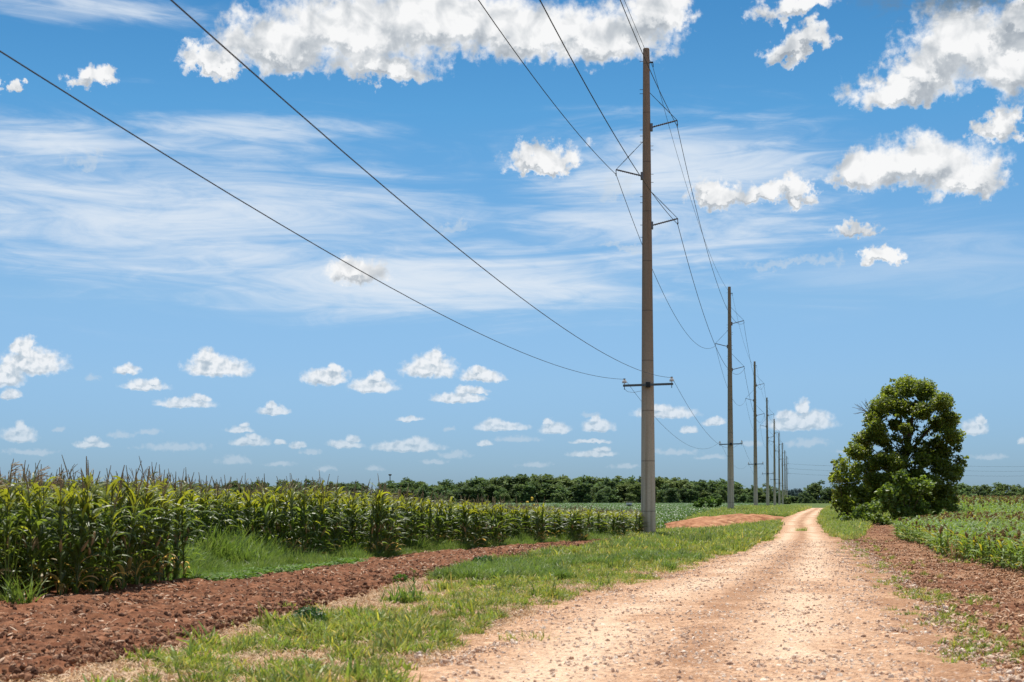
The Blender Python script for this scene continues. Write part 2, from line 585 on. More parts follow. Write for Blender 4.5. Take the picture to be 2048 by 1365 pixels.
def leaf_mat(name, col, trans, tw=0.35, rough=0.5, var=0.35, tint=True, spec=0.4, hue=None):
    """leaf: reflecting colour, transmitted colour, share transmitted; varies per leaf and plant"""
    m, T, out = new_mat(name)
    rnd = T.n('ShaderNodeObjectInfo').outputs['Random']
    ns = T.noise(geo_pos(T), 2.3, 2, 0.5).outputs['Fac']
    k = T.m('ADD', 1 - var, T.m('MULTIPLY', T.m('ADD', T.m('MULTIPLY', rnd, 0.5), T.m('MULTIPLY', ns, 0.9)), var * 1.4))
    c = T.mix(1.0, col, T.n('ShaderNodeCombineColor', None, k, k, k).outputs[0], 'MULTIPLY')
    t = T.mix(1.0, trans, T.n('ShaderNodeCombineColor', None, k, k, k).outputs[0], 'MULTIPLY')
    if hue:
        f = T.m('MULTIPLY', T.smooth(T.m('FRACT', T.m('MULTIPLY', rnd, 7.31)), 0.45, 1.0), 0.8)
        c = T.mix(f, c, hue)
        t = T.mix(f, t, tuple(min(1, q * 1.8) for q in hue))
    if tint:
        a = T.n('ShaderNodeAttribute', attribute_name='tint').outputs['Color']
        c = T.mix(1.0, c, a, 'MULTIPLY')
        t = T.mix(1.0, t, a, 'MULTIPLY')
    b = T.n('ShaderNodeBsdfPrincipled')
    T.put(b.inputs['Base Color'], c)
    b.inputs['Roughness'].default_value = rough
    b.inputs['Specular IOR Level'].default_value = spec
    tr = T.n('ShaderNodeBsdfTranslucent')
    T.put(tr.inputs[0], t)
    mx = T.n('ShaderNodeMixShader')
    mx.inputs[0].default_value = tw
    T.nt.links.new(b.outputs[0], mx.inputs[1])
    T.nt.links.new(tr.outputs[0], mx.inputs[2])
    T.nt.links.new(mx.outputs[0], out.inputs[0])
    return m


def flat_mat(name, col, rough=0.8, metal=0.0, var=0.15, sc=8.0, spec=0.3):
    m, T, out = new_mat(name)
    ns = T.noise(T.n('ShaderNodeTexCoord').outputs['Object'], sc, 4, 0.6).outputs['Fac']
    c = T.mix(ns, tuple(q * (1 - var) for q in col), tuple(min(1, q * (1 + var)) for q in col))
    principled(T, out, c, rough, metal=metal, spec=spec)
    return m


def ground_material():
    m, T, out = new_mat("earth")
    P = geo_pos(T)
    a = T.noise(P, 0.35, 5, 0.6).outputs['Fac']
    b = T.noise(P, 3.5, 6, 0.7).outputs['Fac']
    c = T.noise(P, 22.0, 4, 0.65).outputs['Fac']
    earth = T.ramp(b, [(0.28, (0.11, 0.045, 0.022)), (0.48, (0.30, 0.145, 0.075)), (0.62, (0.46, 0.28, 0.17)), (0.8, (0.58, 0.42, 0.29))])
    fine = T.ramp(c, [(0.3, (0.35, 0.3, 0.28)), (0.55, (1, 1, 1)), (0.8, (1.35, 1.3, 1.25))])
    earth = T.mix(1.0, earth, fine, 'MULTIPLY')
    at_ = T.n('ShaderNodeAttribute', attribute_name='zone').outputs['Color']
    sp = T.n('ShaderNodeSeparateColor', None, at_)
    green = T.ramp(b, [(0.3, (0.045, 0.075, 0.015)), (0.7, (0.12, 0.16, 0.04))])
    gm = T.smooth(T.m('ADD', sp.outputs[1], T.m('MULTIPLY', T.m('SUBTRACT', a, 0.5), 0.8)), 0.35, 0.75)
    col = T.mix(gm, earth, green)
    red = T.ramp(b, [(0.3, (0.07, 0.024, 0.012)), (0.55, (0.20, 0.075, 0.035)), (0.8, (0.34, 0.16, 0.09))])
    red = T.mix(1.0, red, fine, 'MULTIPLY')
    col = T.mix(sp.outputs[0], col, red)
    h = T.m('ADD', b, T.m('MULTIPLY', c, 0.5))
    principled(T, out, col, 0.95, h, 0.06, spec=0.15)
    return m


def road_material():
    m, T, out = new_mat("road_gravel")
    P = geo_pos(T)
    a = T.noise(P, 0.55, 4, 0.6).outputs['Fac']
    b = T.noise(P, 6.0, 5, 0.7).outputs['Fac']
    vor = T.n('ShaderNodeTexVoronoi')
    T.put(vor.inputs['Vector'], P)
    vor.inputs['Scale'].default_value = 26
    vc = T.n('ShaderNodeSeparateColor', None, vor.outputs['Color']).outputs[0]
    base = T.ramp(b, [(0.25, (0.30, 0.17, 0.105)), (0.45, (0.52, 0.345, 0.235)), (0.62, (0.64, 0.455, 0.33)), (0.8, (0.74, 0.58, 0.45))])
    st = T.ramp(vc, [(0.0, (0.42, 0.36, 0.33)), (0.25, (0.82, 0.78, 0.76)), (0.7, (1.05, 1.04, 1.02)), (1.0, (1.35, 1.35, 1.35))])
    col = T.mix(0.85, base, st, 'MULTIPLY')
    # wheel tracks: washed pale; crown of the road keeps more brown dirt
    z = T.n('ShaderNodeAttribute', attribute_name='zone').outputs['Color']
    sp = T.n('ShaderNodeSeparateColor', None, z)
    dirt = T.m('MULTIPLY', T.smooth(T.m('ADD', a, T.m('MULTIPLY', sp.outputs[0], 0.34)), 0.64, 0.82), 0.6)
    col = T.mix(dirt, col, (0.28, 0.145, 0.075))
    col = T.mix(T.m('MULTIPLY', sp.outputs[1], 0.75), col, (0.80, 0.65, 0.52))
    col = T.mix(1.0, col, (0.98, 0.88, 0.77), 'MULTIPLY')
    spk = T.noise(P, 17.0, 3, 0.7).outputs['Fac']
    col = T.mix(T.smooth(spk, 0.53, 0.66, 0, 0.75), col, (0.25, 0.14, 0.085))
    spk2 = T.noise(P, 9.0, 4, 0.7).outputs['Fac']
    col = T.mix(T.smooth(spk2, 0.56, 0.72, 0, 0.5), col, (0.80, 0.66, 0.52))
    h = T.m('ADD', T.m('MULTIPLY', b, 0.7), T.m('MULTIPLY', T.m('SUBTRACT', 1.0, vor.outputs['Distance']), 0.7))
    principled(T, out, col, 0.92, h, 0.05, spec=0.2)
    return m


def tilled_material():
    m, T, out = new_mat("tilled_soil")
    P = geo_pos(T)
    b = T.noise(P, 5.0, 6, 0.7).outputs['Fac']
    c = T.noise(P, 1.1, 3, 0.6).outputs['Fac']
    col = T.ramp(b, [(0.30, (0.05, 0.021, 0.012)), (0.5, (0.165, 0.070, 0.036)), (0.68, (0.30, 0.14, 0.078)), (0.85, (0.46, 0.28, 0.18))])
    col = T.mix(T.smooth(c, 0.45, 0.75, 0, 0.5), col, (0.22, 0.08, 0.04))
    principled(T, out, col, 0.95, b, 0.05, spec=0.12)
    return m


M_earth = ground_material()
M_road = road_material()
M_till = tilled_material()


def concrete_material():
    m, T, out = new_mat("spun_concrete")
    O = T.n('ShaderNodeTexCoord').outputs['Object']
    mp = T.n('ShaderNodeMapping', None, O)
    mp.inputs['Scale'].default_value = (5.5, 5.5, 0.16)
    s = T.noise(mp.outputs[0], 1.0, 6, 0.65, 0.2).outputs['Fac']
    b = T.noise(O, 14, 5, 0.7).outputs['Fac']
    z = T.n('ShaderNodeSeparateXYZ', None, O).outputs[2]
    col = T.ramp(s, [(0.25, (0.32, 0.25, 0.18)), (0.5, (0.56, 0.47, 0.37)), (0.75, (0.70, 0.62, 0.52))])
    # ground bounce painted in: shaft browner with height, paler at the foot
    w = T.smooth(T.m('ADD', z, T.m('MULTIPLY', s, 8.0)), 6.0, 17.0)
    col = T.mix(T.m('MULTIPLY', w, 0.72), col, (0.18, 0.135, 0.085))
    col = T.mix(0.35, col, T.ramp(b, [(0.3, (0.5, 0.5, 0.5)), (0.7, (1.2, 1.2, 1.2))]), 'MULTIPLY')
    ring = T.smooth(T.m('ABSOLUTE', T.m('SUBTRACT', T.m('FRACT', T.m('MULTIPLY', z, 0.41)), 0.5)), 0.0, 0.02, 0.8, 0.0)
    col = T.mix(T.m('MULTIPLY', ring, 0.6), col, (0.06, 0.05, 0.045))
    principled(T, out, col, 0.88, b, 0.01, spec=0.2)
    return m


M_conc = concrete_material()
M_steel = flat_mat("galvanised_steel", (0.16, 0.17, 0.18), 0.45, 0.8, 0.2, 30)
M_dark = flat_mat("dark_metal", (0.035, 0.04, 0.045), 0.5, 0.5, 0.3, 20)
M_poly = flat_mat("grey_polymer", (0.10, 0.105, 0.12), 0.55, 0, 0.15, 20)
M_wire = flat_mat("aluminium_wire", (0.03, 0.033, 0.036), 0.6, 0.2, 0.1, 3)
M_porc = flat_mat("white_porcelain", (0.78, 0.78, 0.76), 0.2, 0, 0.03, 9, 0.5)
M_arm = flat_mat("crossarm_grey", (0.10, 0.13, 0.15), 0.6, 0.1, 0.2, 6)
M_bark = flat_mat("bark", (0.075, 0.055, 0.04), 0.95, 0, 0.45, 9)
M_deadwood = flat_mat("dead_wood", (0.16, 0.13, 0.11), 0.95, 0, 0.3, 9)
M_white = flat_mat("white_painted_metal", (0.78, 0.78, 0.76), 0.5, 0, 0.06, 3)
M_tan = flat_mat("tan_panel", (0.62, 0.44, 0.33), 0.7, 0, 0.1, 3)
M_tyre = flat_mat("rubber", (0.02, 0.02, 0.02), 0.9, 0, 0.1, 3)

M_corn = leaf_mat("corn_leaf", (0.075, 0.125, 0.028), (0.27, 0.37, 0.04), 0.38, 0.46, 0.45, spec=0.5)
M_stalk = leaf_mat("corn_stalk", (0.10, 0.13, 0.035), (0.2, 0.2, 0.05), 0.05, 0.6, 0.4)
M_tassel = leaf_mat("corn_tassel", (0.33, 0.25, 0.14), (0.42, 0.32, 0.16), 0.15, 0.8, 0.5)
M_husk = leaf_mat("corn_husk", (0.40, 0.27, 0.13), (0.4, 0.28, 0.12), 0.15, 0.8, 0.4)
M_sorg = leaf_mat("sorghum_leaf", (0.13, 0.215, 0.04), (0.32, 0.46, 0.05), 0.34, 0.5, 0.4, spec=0.3)
M_head = leaf_mat("sorghum_head", (0.30, 0.17, 0.06), (0.4, 0.22, 0.08), 0.15, 0.9, 0.5)
M_grass = leaf_mat("grass_blade", (0.135, 0.205, 0.035), (0.34, 0.46, 0.06), 0.33, 0.5, 0.75, hue=(0.30, 0.30, 0.09))
M_lush = leaf_mat("lush_grass_blade", (0.115, 0.19, 0.04), (0.28, 0.42, 0.06), 0.30, 0.45, 0.55, hue=(0.20, 0.24, 0.07))
M_straw = leaf_mat("dry_straw", (0.66, 0.47, 0.33), (0.5, 0.36, 0.22), 0.15, 0.8, 0.4)
M_cover = leaf_mat("broadleaf_cover", (0.10, 0.175, 0.030), (0.22, 0.38, 0.05), 0.25, 0.6, 0.5, spec=0.2)
M_soy = leaf_mat("soybean_leaf", (0.060, 0.125, 0.030), (0.18, 0.33, 0.04), 0.25, 0.45, 0.4, spec=0.5)
M_tree = leaf_mat("tree_leaf", (0.105, 0.160, 0.024), (0.40, 0.49, 0.04), 0.36, 0.45, 0.5, spec=0.45)
M_bush = leaf_mat("shrub_leaf", (0.085, 0.15, 0.025), (0.30, 0.42, 0.04), 0.32, 0.45, 0.5, spec=0.45)
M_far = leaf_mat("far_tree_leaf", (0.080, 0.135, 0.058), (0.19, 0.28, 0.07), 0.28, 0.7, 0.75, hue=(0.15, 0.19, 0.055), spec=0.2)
M_blue = leaf_mat("hazed_tree_leaf", (0.12, 0.17, 0.17), (0.12, 0.17, 0.17), 0.1, 0.9, 0.3, spec=0.1)  # distance haze painted into the leaf colour as pale blue
M_yellow = flat_mat("yellow_petal", (0.6, 0.42, 0.03), 0.7, 0, 0.2, 9)


# ------------------------------------------------------------------ the land
def axis(parts):
    """parts: (start, stop, step0, step1)"""
    out = []
    for a, b, s0, s1 in parts:
        v = a
        while v < b:
            out.append(v)
            t = (v - a) / (b - a)
            v += s0 + (s1 - s0) * t
    out.append(parts[-1][1])
    return np.array(out)


def grid_faces(nx, ny):
    i = np.arange((nx - 1) * (ny - 1))
    r, c = i // (nx - 1), i % (nx - 1)
    a = r * nx + c
    return np.stack([a, a + 1, a + 1 + nx, a + nx], 1)


def zone_attr(o, arr):
    at_ = o.data.attributes.new('zone', 'FLOAT_COLOR', 'POINT')
    c4 = np.ones((len(arr), 4), np.float32)
    c4[:, :3] = arr
    at_.data.foreach_set('color', c4.ravel())


def build_ground():
    xs = axis([(-6000, -400, 1500, 300), (-400, -40, 60, 3), (-40, -14, 2, 0.3), (-14, 16, 0.14, 0.14), (16, 50, 0.3, 1.2), (50, 400, 2, 60), (400, 6000, 300, 1500)])
    ys = axis([(-3000, -30, 900, 10), (-30, 10, 4, 0.3), (10, 40, 0.14, 0.2), (40, 90, 0.3, 0.8), (90, 260, 1.0, 5), (260, 900, 8, 60), (900, 9000, 200, 1500)])
    X, Y = np.meshgrid(xs, ys)
    x, y = X.ravel(), Y.ravel()
    z = height(x, y)
    o = mesh_obj('ground', np.stack([x, y, z], 1), grid_faces(len(xs), len(ys)), M_earth, smooth=True)
    red = np.clip(sstep(-0.6, 0.6, in_till(x, y)) + sstep(-0.5, 0.6, corn_e(y) - x) * (y < 70), 0, 1)
    red = np.maximum(red, sstep(0, 1.0, x - road_r(y)) * (y < 99) * (0.12 + 0.55 * sstep(0.46, 0.60, fbm(x, y, 0.35, 3, 22))))
    verge = (x > till_r(y)) & (x < road_l(y))
    green = np.where(verge, 0.10 + 0.30 * sstep(13, 40, y), 0.0)
    green = np.where((x < corn_e(y)) & (y > 26) & (y < 60), 0.5, green)
    red = np.maximum(red, sstep(0.50, 0.58, fbm(x, y, .45, 3, 23)) * (y > 36) * (y < 80) * (x < road_l(y) - .8) * .9)
    green = np.where((y > 64) & (in_patch(x, y) < -0.3), 0.5, green)
    green = np.where((x > road_r(y)) & (y < 60), 0.0, green)
    green = np.where((y > 60) & (y < 99) & (x > road_r(y) + np.interp(y, [60, 80, 100], [.8, 1.8, 3.0]) + 1.5 * fbm(x, y, .6, 3, 81) - .7), 0.0, green)
    green = np.where(y > 110, 1.0, green)
    zone_attr(o, np.stack([red, green, green * 0], 1))
    tag(o, kind='structure')
    return o


def build_road():
    us = np.linspace(-0.12, 1.12, 90)
    ys = axis([(-12, 10, 1, .3), (10, 45, 0.1, 0.15), (45, 110, 0.2, 0.6), (110, ROAD_END, 0.8, 1.5)])
    U, Y = np.meshgrid(us, ys)
    L, Rr = road_l(Y), road_r(Y)
    X = L + U * (Rr - L)
    X = X + 0.3 * (fbm(X, Y, 0.7, 3, 5) - 0.5)
    x, y = X.ravel(), Y.ravel()
    u = U.ravel()
    e = np.minimum(u, 1 - u) * (Rr - L).ravel() + 1.1 * (fbm(x, y, 1.2, 4, 12) - 0.5) + 0.25 * sstep(50, 90, y)
    ed = np.minimum(e, (ROAD_END - y) * 0.3)
    rut = -0.02 * (np.exp(-((u - 0.27) / 0.13) ** 2) + np.exp(-((u - 0.70) / 0.13) ** 2)) * sstep(0, 1, ed)
    z = height(x, y) + 0.05 * (1 - sstep(60, 160, y)) + 0.055 * sstep(-0.05, 0.7, ed) - 0.05 * (1 - sstep(-0.35, 0.1, ed)) + rut
    z = z + 0.035 * (fbm(x, y, 2.2, 4, 31) - 0.5) + 0.014 * (fbm(x, y, 14, 2, 41) - 0.5)
    o = mesh_obj('dirt_road', np.stack([x, y, z], 1), grid_faces(len(us), len(ys)), M_road, smooth=True)
    crown = np.exp(-((u - 0.5) / 0.10) ** 2) * 0.8 + np.exp(-((u - 1.0) / 0.14) ** 2) * 0.9 + np.exp(-(u / 0.06) ** 2) * .5
    track = np.clip(np.exp(-((u - 0.27) / 0.10) ** 2) + np.exp(-((u - 0.70) / 0.10) ** 2), 0, 1) * sstep(0.25, 0.5, fbm(x, y, .5, 3, 77))
    zone_attr(o, np.stack([crown, track, u * 0], 1))
    tag(o, kind='structure')


def build_tilled():
    us = np.linspace(-0.10, 1.06, 120)
    ys = axis([(6, 14, 0.2, 0.1), (14, 40, 0.07, 0.09), (40, 62, 0.12, 0.2)])
    U, Y = np.meshgrid(us, ys)
    L, Rr = corn_e(Y) - 1.2, till_r(Y)
    X = L + U * (Rr - L)
    x, y, u = X.ravel(), Y.ravel(), U.ravel()
    e = np.minimum(u, 1 - u) * (Rr - L).ravel() + 1.3 * (fbm(x, y, 0.8, 4, 52) - 0.5)
    e = np.minimum(e, (62 - y) * 0.3)
    cl = fbm(x, y, 8.5, 4, 61)
    cl2 = fbm(x, y, 2.0, 3, 63)
    z = height(x, y) + 0.10 * sstep(-0.1, 0.8, e) - 0.09 * (1 - sstep(-0.4, 0.1, e))
    z = z + (0.17 * (cl - 0.5) + 0.15 * (cl2 - 0.5)) * sstep(-0.2, 0.6, e)
    o = mesh_obj('tilled_soil', np.stack([x, y, z], 1), grid_faces(len(us), len(ys)), M_till, smooth=True)
    tag(o, kind='structure')


def build_patch():
    m, T, out = new_mat("orange_earth")
    P = geo_pos(T)
    b = T.noise(P, 1.2, 6, 0.7).outputs['Fac']
    col = T.ramp(b, [(0.36, (0.17, 0.065, 0.03)), (0.5, (0.36, 0.17, 0.088)), (0.75, (0.54, 0.33, 0.20))])
    principled(T, out, col, 0.95, b, 0.08, spec=0.1)
    xs = np.linspace(4, 34, 180)
    ys = np.linspace(66, 165, 260)
    X, Y = np.meshgrid(xs, ys)
    x, y = X.ravel(), Y.ravel()
    e = in_patch(x, y) + 1.5 * (fbm(x, y, 0.30, 4, 71) - 0.5)
    z = height(x, y) + 0.40 * sstep(0.0, 1.6, e) - 0.12 * (1 - sstep(-0.5, 0.0, e)) + 0.30 * (fbm(x, y, 0.8, 4, 72) - 0.5)
    keep = e > -0.6
    F = grid_faces(len(xs), len(ys))
    F = F[keep[F].all(1)]
    o = mesh_obj('bare_earth', np.stack([x, y, z], 1), F, m, smooth=True)
    tag(o, kind='structure')


build_ground()
build_road()
build_tilled()
build_patch()


def soy_left(y):
    return np.minimum(5.3 - (y - 70) * 0.16 - 0.5, 5.3) - np.maximum(y - 100, 0) * 0.30


def soy_right(y):
    # field edge: starts at the near corner beside pole one, runs along the pole line
    return np.interp(y, [74, 80, 90, 110, 149, 229, 309, 389, 640], [6.9, 8.0, 10.0, 13.5, 21.5, 37, 53, 69, 120])


# ------------------------------------------------------------------ instanced ground cover ("stuff")
def scatter(name, pts, rot, scl, idx, protos, label=None):
    """one object whose points carry copies of a few small meshes"""
    pts = np.asarray(pts, np.float32)
    n = len(pts)
    me = bpy.data.meshes.new(name)
    me.vertices.add(n)
    me.vertices.foreach_set('co', pts.ravel())
    a = me.attributes.new('rot', 'FLOAT_VECTOR', 'POINT')
    a.data.foreach_set('vector', np.asarray(rot, np.float32).ravel())
    scl = np.asarray(scl, np.float32)
    if scl.ndim == 1:
        scl = np.repeat(scl[:, None], 3, 1)
    a = me.attributes.new('scl', 'FLOAT_VECTOR', 'POINT')
    a.data.foreach_set('vector', scl.ravel())
    a = me.attributes.new('pick', 'INT', 'POINT')
    a.data.foreach_set('value', np.asarray(idx, np.int32))
    o = bpy.data.objects.new(name, me)
    C.objects.link(o)
    col = bpy.data.collections.new(name + '_sources')
    for p in protos:
        col.objects.link(p)
    ng = bpy.data.node_groups.new(name, 'GeometryNodeTree')
    ng.interface.new_socket('Geometry', in_out='INPUT', socket_type='NodeSocketGeometry')
    ng.interface.new_socket('Geometry', in_out='OUTPUT', socket_type='NodeSocketGeometry')
    N, L = ng.nodes, ng.links
    gi, go = N.new('NodeGroupInput'), N.new('NodeGroupOutput')
    ci = N.new('GeometryNodeCollectionInfo')
    ci.inputs[0].default_value = col
    ci.inputs[1].default_value = True
    ci.inputs[2].default_value = True

    def attr(nm, ty):
        q = N.new('GeometryNodeInputNamedAttribute')
        q.data_type = ty
        q.inputs[0].default_value = nm
        return q.outputs[0]
    ip = N.new('GeometryNodeInstanceOnPoints')
    L.new(gi.outputs[0], ip.inputs['Points'])
    L.new(ci.outputs[0], ip.inputs['Instance'])
    ip.inputs['Pick Instance'].default_value = True
    L.new(attr('pick', 'INT'), ip.inputs['Instance Index'])
    er = N.new('FunctionNodeEulerToRotation')
    L.new(attr('rot', 'FLOAT_VECTOR'), er.inputs[0])
    L.new(er.outputs[0], ip.inputs['Rotation'])
    L.new(attr('scl', 'FLOAT_VECTOR'), ip.inputs['Scale'])
    L.new(ip.outputs[0], go.inputs[0])
    md = o.modifiers.new('scatter', 'NODES')
    md.node_group = ng
    tag(o, label, kind='stuff')
    return o


def zrot(n, tilt=0.12):
    r = RNG.normal(0, tilt, (n, 3))
    r[:, 2] = RNG.uniform(0, 6.283, n)
    return r


def tuft_proto(name, n, h, spread, mat, w=0.012, lean=0.9, dry=0.0, link=False):
    b = MB()
    for _ in range(n):
        az = random.uniform(0, 6.283)
        r = spread * math.sqrt(random.random())
        a2 = random.uniform(0, 6.283)
        k = random.uniform(0.75, 1.25)
        b.tint = (k * 1.7, k * 1.25, k * 1.1) if random.random() < dry else (k, k, k * .9)
        e0 = random.uniform(0.9, 1.5)
        b.ribbon((r * math.cos(a2), r * math.sin(a2), -0.01), az, h * random.uniform(0.5, 1.15), w * random.uniform(.7, 1.3), e0, e0 - random.uniform(0.4, 1.0) * lean, 3, 0.1, random.uniform(-1, 1))
    return b.build(name, mat, link=link)


def pick_points(n, x0, x1, y0, y1, dens, power=1.0):
    """random ground points; y drawn denser near the camera; dens(x,y) in 0..1 keeps them"""
    y = y0 * (y1 / y0) ** (RNG.random(n) ** power)
    x = RNG.uniform(0, 1, n) * (x1(y) - x0(y)) + x0(y)
    k = RNG.random(n) < dens(x, y)
    x, y = x[k], y[k]
    return x, y


grass_p = [tuft_proto('grass_%d' % i, 26, 0.17, 0.10, M_grass, 0.011, 1.2, 0.25) for i in range(6)]
broad_p = [tuft_proto('rosette_%d' % i, 16, 0.11, 0.05, M_grass, 0.020, 1.6, 0.1) for i in range(3)]
flat_p = [tuft_proto('spread_%d' % i, 24, 0.14, 0.07, M_grass, 0.013, 2.2, 0.2) for i in range(4)]


def verge_density(x, y):
    n1 = fbm(x, y, 0.55, 4, 101)
    n2 = fbm(x, y, 2.9, 3, 111)
    t = (x - till_r(y)) / np.maximum(road_l(y) - till_r(y), 0.3)
    d = sstep(0.53, 0.62, n1 * 0.38 + n2 * 0.62 + 0.06 * sstep(0, 0.5, t) - 0.14 * (1 - sstep(0, .3, t)) - 0.08 * sstep(0.92, 1.05, t) + 0.10 * sstep(20, 42, y))
    # right-hand shoulder next to the road has a thinner fringe
    return d * (in_road(x, y) < -0.5 + 1.1 * fbm(x, y, 1.1, 3, 8)) * (in_patch(x, y) < -0.2)


x, y = pick_points(46000, lambda y: till_r(y) - 0.4, lambda y: road_l(y) + 0.6, 9, 68, verge_density, 0.9)
k = len(x)
s = RNG.uniform(0.5, 1.25, k) * (0.35 + 1.25 * fbm(x, y, 1.6, 3, 5)) * np.where(RNG.random(k) < .04, 1.6, 1.0) * (0.9 + 0.7 * sstep(30, 60, y))
scatter('grass', np.stack([x, y, height(x, y)], 1), zrot(k), s, RNG.integers(0, 13, k), grass_p + flat_p + broad_p,
        'short patchy green grass on the verge left of the road')
x, y = pick_points(16000, lambda y: till_r(y) + .2, lambda y: road_l(y) - 0.1, 30, 125,
                   lambda x, y: sstep(0.50, 0.60, fbm(x, y, 0.45, 3, 131) + .05 * sstep(50, 70, y)) * (in_patch(x, y) < -0.15) * (x > np.where(y < 73, -5, soy_right(y) - .3)))
k = len(x)
tall_p = [tuft_proto('talltuft_%d' % i, 36, 0.34, 0.12, M_lush, 0.016, 1.3) for i in range(4)]
scatter('verge_tall_grass', np.stack([x, y, height(x, y)], 1), zrot(k), RNG.uniform(0.35, 1.05, k), RNG.integers(0, 4, k), tall_p,
        'taller bright green grass clumps on the verge round the nearest pole')
# pale dead grass between
x, y = pick_points(34000, lambda y: till_r(y) - 0.5, lambda y: road_l(y) + 0.2, 9, 50,
                   lambda x, y: 0.75 * (1 - 0.5 * sstep(0.45, 0.6, fbm(x, y, 0.55, 4, 101))), 0.9)
straw_p = [tuft_proto('straw_%d' % i, 12, 0.13, 0.08, M_straw, 0.008, 3.0) for i in range(4)]
k = len(x)
scatter('dead_grass', np.stack([x, y, height(x, y)], 1), zrot(k), RNG.uniform(0.5, 1.1, k), RNG.integers(0, 4, k), straw_p,
        'pale dry grass lying between the green tufts')

# grass beyond pole one, both sides of the road and round the tree
far_p = [tuft_proto('fargrass_%d' % i, 34, 0.20, 0.26, M_grass, 0.018, 1.5, 0.15) for i in range(5)]


def far_dens(x, y):
    pr = in_road(x, y)
    left = (x < road_l(y) + 0.1) & (in_patch(x, y) < -0.25) & (x > np.where(y < 73, -5, soy_right(y) - .3))
    rt = (x > road_r(y) - 0.1)
    d = np.where(left, 1.0, 0.0) * sstep(60, 68, y) * np.maximum(sstep(0.42, 0.55, fbm(x, y, .4, 3, 33)), sstep(90, 120, y))
    d2 = np.where(rt, 1.0, 0.0) * sstep(62, 75, y + 0 * x) * (x < road_r(y) + np.interp(y, [60, 80, 100, 130], [.8, 1.8, 3.2, 9]))
    return np.maximum(d, d2) * (pr < -0.2)


x, y = pick_points(60000, lambda y: np.maximum(road_l(y) - 5 - 0.06 * y, 0.11 * y - 3), lambda y: road_r(y) + 3.5 + 0.05 * y, 58, 250, far_dens, 1.0)
k = len(x)
s = RNG.uniform(0.6, 1.4, k) * (1 + y / 220) * (.7 + .7 * fbm(x, y, .3, 3, 14))
scatter('roadside_grass', np.stack([x, y, height(x, y)], 1), zrot(k), s, RNG.integers(0, 5, k), far_p,
        'rough green grass along both sides of the far road')

# right shoulder: sparse low tufts
spots = [ground_at(*q) for q in [(1730, 1105), (1740, 1120), (1705, 1110), (1720, 1098), (1770, 1130), (1790, 1150), (1760, 1160), (1780, 1178), (1868, 1200), (1890, 1198),
                                 (1840, 1203), (1905, 1203), (1850, 1235), (1895, 1232), (1900, 1262), (1950, 1290), (2010, 1298), (2035, 1290), (2000, 1322),
                                 (1975, 1318), (1720, 1080), (1700, 1088), (1745, 1135), (1788, 1195), (1935, 1130), (1955, 1125)]]
x = np.concatenate([RNG.normal(q[0], 0.40, 17) for q in spots])
y = np.concatenate([RNG.normal(q[1], 0.30 + q[1] / 40, 17) for q in spots])
ok = in_road(x, y) < 0.6
x, y = x[ok], y[ok]
scatter('shoulder_grass', np.stack([x, y, height(x, y) + 0.02], 1), zrot(len(x)), RNG.uniform(0.4, 0.9, len(x)), RNG.integers(0, 10, len(x)), [p.copy() for p in grass_p + flat_p],
        'thin low grass on the brown shoulder right of the road')

# lush tall grass in the gaps of the corn edge
lush_p = [tuft_proto('lush_%d' % i, 40, 0.62, 0.16, M_lush, 0.018, 1.1) for i in range(5)]


def corn_gap(x, y):
    """0..1 where the first corn rows are missing and tall grass grows"""
    d = corn_e(y) - x
    g = sstep(28.0, 29.5, y) * (1 - sstep(35.5, 38.5, y)) * (d < 3.2)
    g2 = sstep(37, 39, y) * (1 - sstep(64, 67, y)) * (d < 1.0 + 0.8 * fbm(x, y, .3, 2, 7))
    return np.maximum(g, g2)


x, y = pick_points(15000, lambda y: corn_e(y) - 4.0, lambda y: corn_e(y) + 0.15, 26, 68, lambda x, y: corn_gap(x, y) * 0.9)
k = len(x)
s = RNG.uniform(0.4, 1.1, k) * (0.5 + 0.75 * np.clip((corn_e(y) - x) / 1.8, 0, 1)) * (.30 + 1.5 * fbm(x, y, 1.3, 2, 61))
scatter('tall_grass', np.stack([x, y, height(x, y)], 1), zrot(k), s, RNG.integers(0, 5, k), lush_p, 'bright tall grass in the gaps along the corn')


def leafy_proto(name, n, rad, h, leaf, mat, link=False, up=0.5, lift=0.0, elong=1.3):
    """a low leafy clump: many small leaves over a dome"""
    b = MB()
    for _ in range(n):
        a = random.uniform(0, 6.283)
        ph = math.acos(random.uniform(0, 1))
        rr = random.uniform(0.55, 1.0)
        c = Vector((rad * rr * math.sin(ph) * math.cos(a), rad * rr * math.sin(ph) * math.sin(a), lift + h * rr * math.cos(ph)))
        k = random.uniform(0.7, 1.3)
        b.tint = (k, k, k)
        leaf_quad(b, c, leaf * random.uniform(.6, 1.2), up, elong)
    return b.build(name, mat, link=link)


def leaf_quad(b, c, s, up=0.5, elong=1.3):
    n = Vector((random.gauss(0, 1), random.gauss(0, 1), random.gauss(0, 1) + up * 2)).normalized()
    t = n.cross(Vector((random.gauss(0, 1), random.gauss(0, 1), random.gauss(0, 1)))).normalized()
    q = n.cross(t)
    L, W = s * elong * 0.5, s * 0.5
    b.add([c - t * L, c + q * W - t * L * .1 - n * W * .2, c + t * L, c - q * W - t * L * .1 - n * W * .2], [(0, 1, 2, 3)])


